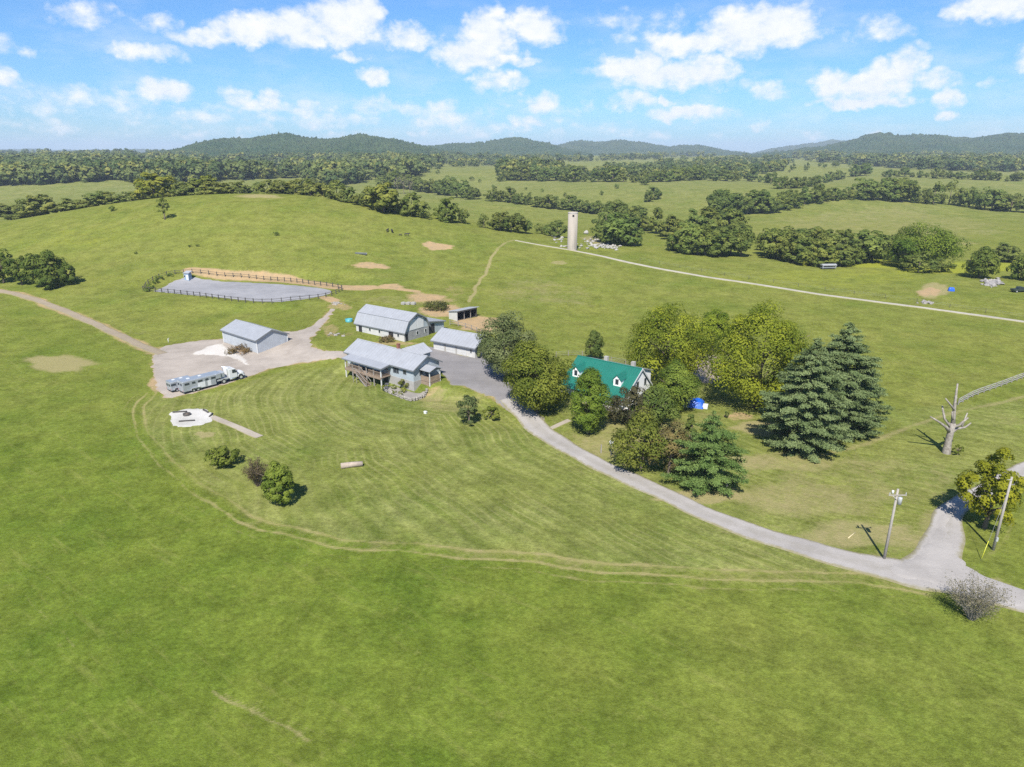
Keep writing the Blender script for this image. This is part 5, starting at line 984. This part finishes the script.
# ------------------------------------------------------------------ utility poles, sign posts, small yard things
pole_m = simple('pole_wood', (.34,.31,.275), .9, .3, 1.2, bump=.3); metal_g = simple('galvanised', (.50,.51,.52), .45, .2, 2, .3)
def utility_pole(px, py, yt, label, arm):
    p = g1(px, py); h = height_to(p, yt); t = thing('utility_pole', label, 'utility pole', p); b = MB(); b.tube([(0, 0, -.6), (0, 0, h*.5), (0, 0, h)], [.17, .145, .11], 12); b.link('pole', pole_m, t)
    if arm:
        a = MB(); a.box(-1.0, 1.0, -.17, -.11, h-.75, h-.63); ao = a.link('crossarm', pole_m, t)
        for x in (-.9, .9): i = MB(); i.rev([(.03, h-.63), (.06, h-.55), (.04, h-.48), (.06, h-.42), (.0, h-.36)], 8, (x, -.14)); i.link('insulator', metal_g, ao)
        k = MB(); k.rev([(.0, h-1.85), (.22, h-1.83), (.24, h-1.05), (.2, h-.98), (0, h-.95)], 14, (.38, -.1)); k.link('transformer', metal_g, t); e = MB(); e.tube([(0, -.14, h-1.3), (-.55, -.14, h-.72)], .03, 6); e.link('brace', metal_g, t); c = MB(); c.rev([(.0, h-.5), (.12, h-.48), (.12, h-.1), (0, h-.05)], 10, (-.62, -.16)); c.link('fuse_cutout', white_t, t)
    else:
        k = MB(); k.box(-.12, .12, -.26, -.14, 1.3, 1.8); k.link('meter_box', metal_g, t); w = MB(); w.tube([(.0, -.15, h-.3), (-.45, .05, h-.35)], .03, 6); w.link('bracket', metal_g, t)
    return t, p, h
utility_pole(884, 559, 489, 'wooden utility pole with crossarm and transformer at the bend of the driveway', True)
_, pp2, ph2 = utility_pole(993, 550, 477, 'plain wooden utility pole beside the yellow-green roadside tree', False)
q2 = g1(981, 560); t = thing('guy_anchor', 'guy wire with bright yellow marker sleeve by the plain pole', 'guy wire', q2); dv = Vector((pp2.x, pp2.y, pp2.z+ph2*.8))-q2; b = MB(); b.tube([(0, 0, -.1), tuple(dv)], .012, 5); b.link('wire', wire_m, t); b = MB(); b.tube([tuple(dv*.02), tuple(dv*.28)], .035, 8); b.link('marker', simple('yellow_plastic', (.55,.55,.05), .5, .1), t)
p = g1(611, 455); t = thing('birdhouse_post', 'white birdhouse on a wooden post at the driveway edge', 'birdhouse', p); b = MB(); b.box(-.07, .07, -.07, .07, -.3, 1.7); b.link('post', wood_grey, t); b = MB(); b.box(-.28, .28, -.25, .25, 1.7, 2.15); b.prism([(-.34, 2.152), (.34, 2.152), (0, 2.45)], 'y', -.3, .3); bo = b.link('house', white_t, t); b = MB()
for x in (-.12, .12): b.box(x-.05, x+.05, -.262, -.252, 1.85, 2.0)
b.link('entrance_hole', dark, bo)
p = g1(601, 453); t = thing('fence_post', 'short bare wooden post standing left of the white birdhouse', 'post', p); b = MB(); b.box(-.08, .08, -.08, .08, -.3, 1.35); b.link('post_shaft', wood_grey, t); b = MB(); b.prism([(-.1, 1.352), (.1, 1.352), (0, 1.45)], 'y', -.1, .1); b.link('cap', wood_grey, t)
p = g1(726.5, 489); t = thing('fence_post', 'short wooden post at the foot of the bright green pine', 'post', p); b = MB(); b.box(-.06, .06, -.06, .06, -.3, 1.2); b.link('post_shaft', wood_grey, t)
p = g1(848, 538.5); b = MB(); b.tube([(0, 0, .05), (.9, .75, .12), (1.5, 1.3, .1)], [.06, .05, .03], 6); o = b.link('fallen_branch', simple('pale_branch', (.55,.47,.28), .9), None); o.location = p; tag(o, 'pale fallen branch lying in the grass near the driveway', 'branch')
def build_dead_tree():
    p = g1(946, 453); t = thing('dead_tree', 'bare white dead trunk with stubby broken limbs', 'tree', p); k = mpp(p)/3.07; b = MB(); Z = k/math.cos(math.radians(24))
    P = lambda x, y, d=0: ((x-265-(250-y)*.17)*k, d, (250-y)*Z)
    b.tube([P(265, 258), P(266, 245), P(270, 215), P(276, 185), P(282, 160)], [.75, .62, .5, .46, .40], 12); b.link('trunk', deadwood, t)
    for pts, r in [([P(281, 168), P(285, 130, .2), P(288, 95, .3), P(291, 46, .2)], [.36, .26, .20, .12]), ([P(272, 185), P(255, 168, -.5), P(232, 152, -.9), P(198, 132, -1.2)], [.32, .24, .17, .10]), ([P(276, 172), P(262, 150, .6), P(257, 115, .9)], [.26, .19, .12]), ([P(287, 125, .2), P(270, 106, -.2), P(249, 84, -.5)], [.16, .13, .08]), ([P(279, 175), P(296, 162, -.4), P(316, 138, -.8)], [.24, .19, .12]),
                   ([P(275, 190), P(300, 180, .5), P(330, 179, .9), P(349, 166, 1.0)], [.28, .22, .16, .09]), ([P(318, 179, .8), P(327, 160, 1.0), P(337, 137, 1.1)], [.16, .13, .10]), ([P(283, 150, .1), P(270, 140, -.6), P(266, 120, -.9)], [.18, .13, .09]), ([P(287, 100, .3), P(297, 88, .6)], [.12, .07])]:
        c = MB(); c.tube(pts, r, 8); c.link('limb', deadwood, t)
build_dead_tree()
def log(px, py, L, r, rz, label, m=None, name='log'):
    p = g1(px, py); b = MB(); b.tube([(-L/2, 0, r*.85), (0, .04, r*.9), (L/2, 0, r*.85)], [r*1.05, r, r*.92], 12); o = b.link(name, m or wood_grey); o.location = p; o.rotation_euler = (0, 0, rz); tag(o, label, 'log', None); return o
log(352, 467, 3.2, .42, .25, 'weathered grey log lying on the open lawn', simple('old_log', (.38,.31,.25), .9, .35, 2, bump=.5))
black_log = simple('charred_log', (.07,.065,.06), .9, .4, 3, bump=.4)
log(180, 412.6, 2.4, .17, .15, 'dark log along the back left edge of the stone fire-pit pad', black_log); log(206, 411.8, 2.0, .17, -.75, 'dark log at the right back of the stone fire-pit pad', black_log); log(187, 421.6, 2.6, .16, .2, 'dark log along the front edge of the stone fire-pit pad', black_log); log(211, 415.6, 1.6, .15, -1.5, 'short dark log at the right end of the stone fire-pit pad', black_log)
p = g1(187, 415.5); t = thing('fire_pit', 'dark round fire pit in the middle of the pale stone pad', 'fire pit', p); b = MB(); b.rev([(.62, .0), (.66, .42), (.55, .42), (.5, .12), (0, .12)], 18); b.link('ring', black_log, t); b = MB()
for a in (0, 1.1, 2.2): b.tube([(-.4*math.cos(a), -.4*math.sin(a), .2), (.4*math.cos(a), .4*math.sin(a), .32)], .07, 7)
b.link('firewood', bark, t)
p = g1(425.5, 413.5); t = thing('utility_box', 'small white box on the lawn edge below the farmhouse', 'box', p, -.5); b = MB(); b.box(-.26, .26, -.2, .2, -.1, .38); b.link('body', white_t, t, .03); b = MB(); b.box(-.29, .29, -.23, .23, .382, .43); b.link('lid', white_t, t)
p = g1(168.5, 342.5); t = thing('hydrant', 'small white water hydrant post at the edge of the dirt track', 'hydrant', p); b = MB(); b.tube([(0, 0, -.2), (0, 0, .95)], .07, 8); b.link('standpipe', white_t, t); b = MB(); b.tube([(-.05, 0, .95), (.3, 0, 1.1)], .04, 6); b.link('handle', white_t, t)
def tarp_pile(px, py, w, label, cargo, seed):
    p = g1(px, py); m = mpp(p); W = w*m; t = thing('tarped_load', label, 'tarp', p, -.35); bm = bmesh.new(); n = 18; R = random.Random(seed); vs = []
    for i in range(n+1):
        for j in range(n+1):
            u, v = i/n*2-1, j/n*2-1; e = max(abs(u), abs(v)); z = 1.15*(1-max(0, (e-.62)/.38)**1.6)+.07*math.sin(u*9+seed)*math.sin(v*7)+.05*R.uniform(-1, 1); vs.append(bm.verts.new((u*W/2*(.92 if e > .95 else 1), v*W*.36, max(.04, z))))
    for i in range(n):
        for j in range(n): bm.faces.new((vs[i*(n+1)+j], vs[(i+1)*(n+1)+j], vs[(i+1)*(n+1)+j+1], vs[i*(n+1)+j+1]))
    me = bpy.data.meshes.new('tarp'); bm.to_mesh(me); bm.free(); mm = simple('blue_tarp', (.008,.10,.55), .38, .25, 2, bump=.3); me.materials.append(mm); o = bpy.data.objects.new('tarp', me); COL.objects.link(o); o.parent = t; so = o.modifiers.new('thick', 'SOLIDIFY'); so.thickness = .02
    b = MB(); b.box(W*.40, W*.62, -W*.30, W*.05, -.1, .55) if cargo else b.box(-W*.3, W*.3, -W*.2, W*.2, -.1, .7); b.link('cargo', white_t, t, .04)
tarp_pile(692, 405, 25, 'bright blue tarp over a load beside the mid green yard tree', True, 1); tarp_pile(951, 291, 6, 'small blue tarp heap by the sandy spot beyond the lane', False, 2)
p = g1(828, 269); t = thing('hay_feeder', 'low grey metal-topped trailer-like feeder standing in the weedy field', 'feeder', p, .1); s = 15*mpp(p)/2; b = MB(); b.prism([(-1.0, 1.5), (1.0, 1.5), (1.0, 1.8), (0, 2.1), (-1.0, 1.8)], 'x', -s, s); b.link('canopy', roof_y, t); b = MB(); b.box(-s*.95, s*.95, -.8, .8, .45, .95); b.link('trough', trim, t)
for x in (-s*.9, s*.9):
    for y in (-.85, .85): b = MB(); b.tube([(x, y, -.3), (x, y, 1.52)], .06, 6); b.link('leg', metal_g, t)
p = g1(188.5, 279.5); t = thing('judge_hut', 'small blue-grey hut on the far rim of the riding arena', 'hut', p, -.2); hh = height_to(p, 271.2); w = 5*mpp(p)/2; b = MB(); b.box(-w, w, -w, w, -.3, hh*.8); b.link('wall', simple('blue_grey_paint', (.22,.30,.40), .7), t); b = MB(); b.slab([(-w-.25, -w-.25, hh*.82), (w+.25, -w-.25, hh*.82), (w+.25, w+.25, hh), (-w-.25, w+.25, hh)], .1); b.link('roof', roof_y, t); door(t, 'front', .3, 0, .8, hh*.6, white_t, -w); window(t, 'front', -.7, hh*.35, .6, .6, -w)
p = g1(349, 321.5); t = thing('water_trough', 'round turquoise stock tank near the left end of the barn', 'trough', p); b = MB(); b.rev([(.9, -.1), (.95, .7), (.88, .7), (.84, .1), (0, .1)], 20); b.link('tank', simple('turquoise_plastic', (.06,.30,.34), .5), t); b = MB(); b.rev([(.98, .66), (.98, .74), (.9, .74)], 20); b.link('rim', simple('turquoise_rim', (.10,.38,.42), .5), t)
for i, (x, lab) in enumerate(((403.5, 'left of three pale concrete slabs lying behind the barn'), (408.5, 'middle of three pale concrete slabs lying behind the barn'), (413.5, 'right of three pale concrete slabs lying behind the barn'))):
    p = g1(x, 304.5); b = MB(); b.prism([(-.62, 0), (.62, 0), (.66, .25), (.55, .72), (-.5, .75), (-.64, .3)], 'y', -.5, .5); o = b.link('concrete_slab', concrete, None, .04); o.location = p; o.rotation_euler = (0, 0, .1*i-.6); tag(o, lab, 'slab')
# ------------------------------------------------------------------ vehicles
tyre = simple('tyre_rubber', (.022,.022,.022), .85, .2); hub = simple('bare_wheel', (.60,.60,.61), .35, .15, 2, .4); alum = ribbed('trailer_aluminium', (.38,.40,.43), 2, .3, .35, .015, .1, .25); alum_roof = simple('trailer_roof', (.22,.255,.30), .4, .2, .8); white_p = simple('white_vehicle_paint', (.60,.60,.60), .3, .06); chass = simple('chassis', (.045,.045,.048), .7); chrome = simple('chrome', (.65,.66,.68), .2, .1, 2, .8)
def wheels(t, xs, hw, r, w, dual=False):
    for x in xs:
        for s in (-1, 1):
            b = MB(); y1 = s*hw; y0 = s*(hw-w*(2 if dual else 1)); b.wheel(x, r, min(y0, y1), max(y0, y1), r, 20); o = b.link('wheel', tyre, t, .03); h = MB(); h.wheel(x, r, *(sorted((y1+s*.004, y1-s*.02+s*.03))), r*.55, 14); h.link('rim', hub, o)
def horse_trailer(p_rear_right, rz, L, Hh, W, label, nose, nwin, panels):
    t = thing('horse_trailer', label, 'horse trailer', p_rear_right, rz); zb = .45; r = .16
    prof = [(0, zb), (W, zb), (W, Hh-r), (W-r, Hh), (r, Hh), (0, Hh-r)]
    b = MB(); b.prism(prof, 'x', 0, L)
    if nose: b.prism([(0, zb+1.0), (W, zb+1.0), (W, Hh-r), (W-r, Hh), (r, Hh), (0, Hh-r)], 'x', L+.001, L+nose*.55); b.prism([(.25, zb+1.0), (W-.25, zb+1.0), (W-.3, Hh-r-.1), (W-.4, Hh-.06), (.4, Hh-.06), (.25, Hh-r-.1)], 'x', L+nose*.55+.001, L+nose)
    b.link('body', alum, t, .03)
    ro = MB(); ro.prism([(.06, Hh-.07), (W-.06, Hh-.07), (W-r, Hh+.02), (r, Hh+.02)], 'x', -.02, L+nose*.56); ro.link('roof', alum_roof, t)
    for i in range(nwin):
        x = L*(.12+.8*i/max(1, nwin-1)); w = .34 if i % 2 else .48; g = MB(); g.box(x-w, x+w, -.035, .02, Hh-.85, Hh-.42); o = g.link('window', trim, t); q = MB(); q.box(x-w+.06, x+w-.06, -.042, -.03, Hh-.80, Hh-.47); q.link('pane', glass_m, o)
    for a, c in panels: g = MB(); g.box(L*a, L*c, -.03, .02, zb+.08, Hh-.95); g.link('door', white_p, t)
    g = MB(); g.box(-.04, .02, .12, W/2-.03, zb+.1, Hh-.3); g.box(-.04, .02, W/2+.03, W-.12, zb+.1, Hh-.3); do = g.link('rear_door', alum, t)
    for y in (W*.28, W*.72): q = MB(); q.box(-.055, -.035, y-.28, y+.28, Hh-.95, Hh-.5); q.link('pane', glass_m, do)
    for y in (.18, W-.18): q = MB(); q.box(-.06, -.02, y-.07, y+.07, zb+.15, zb+.32); q.link('tail_light', simple('red_lens', (.45,.02,.02), .3), t)
    ff = MB(); ff.box(.02, L-.02, .06, W-.06, zb-.16, zb-.002); ff.link('chassis', chass, t)
    xa = L*.36; wb = bpy.data.objects.new('axle', None); 
    for x in (xa-.45, xa+.45):
        for s in (0, 1):
            c = MB(); y0, y1 = (-.02, .22) if s == 0 else (W-.22, W+.02); c.wheel(x, .38, y0, y1, .38, 18); o = c.link('wheel', tyre, t, .02); h = MB(); h.wheel(x, .38, (y0-.02 if s == 0 else y1-.01), (y0+.01 if s == 0 else y1+.02), .22, 14); h.link('rim', hub, o)
    fd = MB(); fd.prism([(xa-.98, .5), (xa-.9, .86), (xa+.9, .86), (xa+.98, .5), (xa+.92, .5), (xa+.84, .80), (xa-.84, .80), (xa-.92, .5)], 'y', -.24, -.005); fd.link('fender', chrome, t)
    for x in (L*.25, L*.6): v = MB(); v.box(x-.25, x+.25, W/2-.25, W/2+.25, Hh+.022, Hh+.12); v.link('roof_vent', white_p, t)
    if nose: k = MB(); k.tube([(L+nose*.62, W/2, 1.45), (L+nose*.62, W/2, .95)], .09, 8); k.tube([(L-.1, W/2, .5), (L+.35, W/2, .5)], .07, 6); k.link('coupler', chass, t)
    else: k = MB(); k.prism([(L-.05, W/2-.6), (L+1.2, W/2-.06), (L+1.2, W/2+.06), (L-.05, W/2+.6)], 'z', .42, .54); k.link('drawbar', chass, t)
    return t
def build_rigs():
    a = g1(184.3, 394.9); c = g1(240, 378.6); ang = math.radians(50.0); d = Vector((math.cos(ang), math.sin(ang), 0)); lf = Vector((-d.y, d.x, 0))
    horse_trailer(a+Vector((0, 0, .06)), ang, 6.6, 2.55, 2.3, 'long silver gooseneck horse trailer hitched to the white truck', 2.0, 5, ((.44, .66), (.74, .84)))
    e = g1(172, 393.4); horse_trailer(e+Vector((0, 0, .06)), ang, 4.2, 2.2, 2.0, 'short white horse trailer parked behind the long silver one', 0, 2, ((.62, .85),))
    # medium-duty conventional truck; origin under the rear axle
    o = a+d*8.2+lf*1.15; o.z = float(H(o.x, o.y))+.06; t = thing('truck', 'white conventional truck with long hood hitched to the silver gooseneck trailer', 'truck', o, ang)
    f = MB(); f.box(-1.3, 4.3, -.42, .42, .62, .86); f.link('chassis', chass, t); bd = MB(); bd.box(-1.35, 1.0, -1.05, 1.05, .865, 1.02); bd.box(-1.35, 1.0, -1.1, -1.052, .8, 1.1); bd.link('bed', metal_g, t)
    cab = MB(); cab.prism([(1.25, .72), (3.0, .72), (3.0, 1.75), (2.72, 2.55), (2.45, 2.68), (1.25, 2.7)], 'y', -1.06, 1.06); cab.link('cab', white_p, t, .08)
    sl = MB(); sl.prism([(1.08, .9), (1.247, .9), (1.247, 2.95), (1.08, 2.7)], 'y', -1.0, 1.0); sl.prism([(1.25, 2.705), (2.3, 2.705), (1.3, 3.0)], 'y', -.95, .95); sl.link('wind_fairing', white_p, t)
    ho = MB(); ho.prism([(3.003, .75), (4.55, .75), (4.6, 1.35), (4.4, 1.55), (3.003, 1.74)], 'y', -.78, .78); hd = ho.link('hood', white_p, t, .08)
    for s in (-1, 1): fe = MB(); fe.prism([(3.05, .75), (3.15, 1.2), (3.45, 1.42), (3.95, 1.42), (4.3, 1.2), (4.5, .9), (4.5, .72), (4.25, .72), (4.1, 1.05), (3.85, 1.16), (3.5, 1.16), (3.25, 1.0), (3.15, .75)], 'y', *sorted((s*.785, s*1.08))); fe.link('fender', white_p, t, .03); hl = MB(); hl.box(4.42, 4.56, *sorted((s*.80, s*1.02)), .98, 1.18); hl.link('headlight', glass_m, t)
    gr = MB(); gr.box(4.602, 4.64, -.5, .5, .85, 1.32); gr.link('grille', chrome, t); bp = MB(); bp.box(4.56, 4.72, -1.08, 1.08, .45, .74); bp.link('bumper', chrome, t, .04)
    for s in (-1, 1):
        w = MB(); w.prism([(1.95, 1.72), (2.9, 1.72), (2.66, 2.42), (1.95, 2.42)], 'y', *sorted((s*1.05, s*1.075))); w.link('side_window', glass_m, t); st = MB(); st.tube([(1.02, s*.85, .8), (1.02, s*.85, 2.6), (.98, s*.9, 3.1)], .07, 8); st.link('exhaust_stack', chrome, t); mi = MB(); mi.box(2.85, 2.95, *sorted((s*1.12, s*1.3)), 1.75, 2.2); mi.tube([(2.8, s*1.05, 2.0), (2.9, s*1.15, 2.0)], .02, 5); mi.link('mirror', chass, t); tk = MB(); tk.tube([(1.35, s*.85, .62), (2.7, s*.85, .62)], .24, 12); tk.link('fuel_tank', chrome, t)
    ws = MB(); q = Vector((-.83, 0, -.28)); ws.slab([(3.0, -.92, 1.82), (3.0, .92, 1.82), (2.75, .88, 2.52), (2.75, -.88, 2.52)], .03); ws.link('windscreen', glass_m, t)
    wheels(t, (0.0,), 1.12, .5, .26, True); wheels(t, (3.72,), 1.08, .5, .27)
build_rigs()
def build_pickup():
    p = g1(1019, 292); ang = math.radians(8); t = thing('pickup_truck', 'dark pickup truck at the right frame edge beyond the lane', 'pickup truck', p, ang); dp = simple('dark_green_paint', (.030,.042,.035), .25, .1)
    b = MB(); b.prism([(-2.7, .5), (2.6, .5), (2.65, 1.0), (2.4, 1.15), (-2.7, 1.15)], 'y', -.95, .95); b.link('body', dp, t, .05); c = MB(); c.prism([(-.9, 1.152), (1.3, 1.152), (.7, 1.8), (-.7, 1.8)], 'y', -.85, .85); co = c.link('cab', dp, t, .05)
    g = MB(); g.prism([(-.7, 1.2), (1.1, 1.2), (.62, 1.7), (-.6, 1.7)], 'y', -.87, -.852); g.prism([(-.7, 1.2), (1.1, 1.2), (.62, 1.7), (-.6, 1.7)], 'y', .852, .87); g.link('side_window', glass_m, co); wheels(t, (-1.75, 1.75), .97, .4, .25)
build_pickup()
# ------------------------------------------------------------------ cattle
def build_cattle():
    me = bpy.data.meshes.new('cow_body'); V = [(-.8, 0, 1.05), (-.3, 0, 1.02), (.35, 0, 1.02), (.75, 0, 1.12), (1.05, 0, 1.3), (1.3, 0, 1.28), (1.52, 0, 1.12)]; E = [(i, i+1) for i in range(6)]; Rr = [.27, .36, .38, .30, .19, .16, .10]
    for x, k in ((-.72, 0), (.62, 3)):
        for s in (-1, 1):
            b = len(V); V += [(x, s*.2, .75), (x+(-.1 if k == 0 else .03), s*.21, .42), (x+.02, s*.21, .0)]; E += [(k, b), (b, b+1), (b+1, b+2)]; Rr += [.14, .075, .07]
    b = len(V); V += [(-1.02, 0, .95), (-1.06, 0, .45)]; E += [(0, b), (b, b+1)]; Rr += [.05, .04]
    for s in (-1, 1): b = len(V); V.append((1.22, s*.26, 1.38)); E.append((5, b)); Rr.append(.05)
    me.from_pydata(V, E, []); me.materials.append(simple('black_hide', (.022,.018,.016), .7)); o = bpy.data.objects.new('cow', me); COL.objects.link(o)
    sk = o.modifiers.new('skin', 'SKIN'); me.skin_vertices.new() if not me.skin_vertices else None
    for i, r in enumerate(Rr): me.skin_vertices[0].data[i].radius = (r, r*.85)
    me.skin_vertices[0].data[1].use_root = True; o.modifiers.new('round', 'SUBSURF').levels = 1; o.modifiers['round'].render_levels = 1
    labs = ['black cow standing leftmost on the hill pasture', 'black cow second from left, close to the leftmost one', 'small dark calf between the cows on the hill pasture', 'black cow on the right of the little herd, side on']
    for i, (px, py, a, s) in enumerate([(387.6, 232, 1.4, 1), (392.2, 232.8, 1.9, 1.05), (400.3, 236, .4, .62), (406.8, 236.3, .1, 1)]):
        c = o if i == 0 else o.copy()
        if i: COL.objects.link(c)
        c.location = g1(px, py); c.rotation_euler = (0, 0, a); c.scale = (s, s, s); tag(c, labs[i], 'cow', 'cattle on the hill pasture')
build_cattle()
p = g1(361, 254.5); t = thing('feed_trough', 'long dark feed trough lying on the hill pasture', 'trough', p, -.35); b = MB(); b.prism([(-.45, .7), (-.3, .15), (.3, .15), (.45, .7), (.38, .7), (.25, .22), (-.25, .22), (-.38, .7)], 'x', -2.4, 2.4); b.link('bin', trim, t)
for x in (-1.9, 1.9): b = MB(); b.box(x-.06, x+.06, -.4, .4, -.2, .15); b.link('leg', trim, t)
# ------------------------------------------------------------------ air
def build_haze():
    b = MB(); b.box(-15500, 15500, -900, 13800, -14, 205); m = bpy.data.materials.new('thin_haze'); m.use_nodes = True; nt = m.node_tree; nt.nodes.remove(nt.nodes['Principled BSDF']); v = nt.nodes.new('ShaderNodeVolumePrincipled')
    v.inputs['Color'].default_value = (.72, .84, 1.0, 1); v.inputs['Density'].default_value = 1.05e-4; v.inputs['Anisotropy'].default_value = .0; nt.links.new(v.outputs[0], nt.nodes['Material Output'].inputs['Volume']); o = b.link('haze', m); tag(o, kind='stuff')
build_haze()
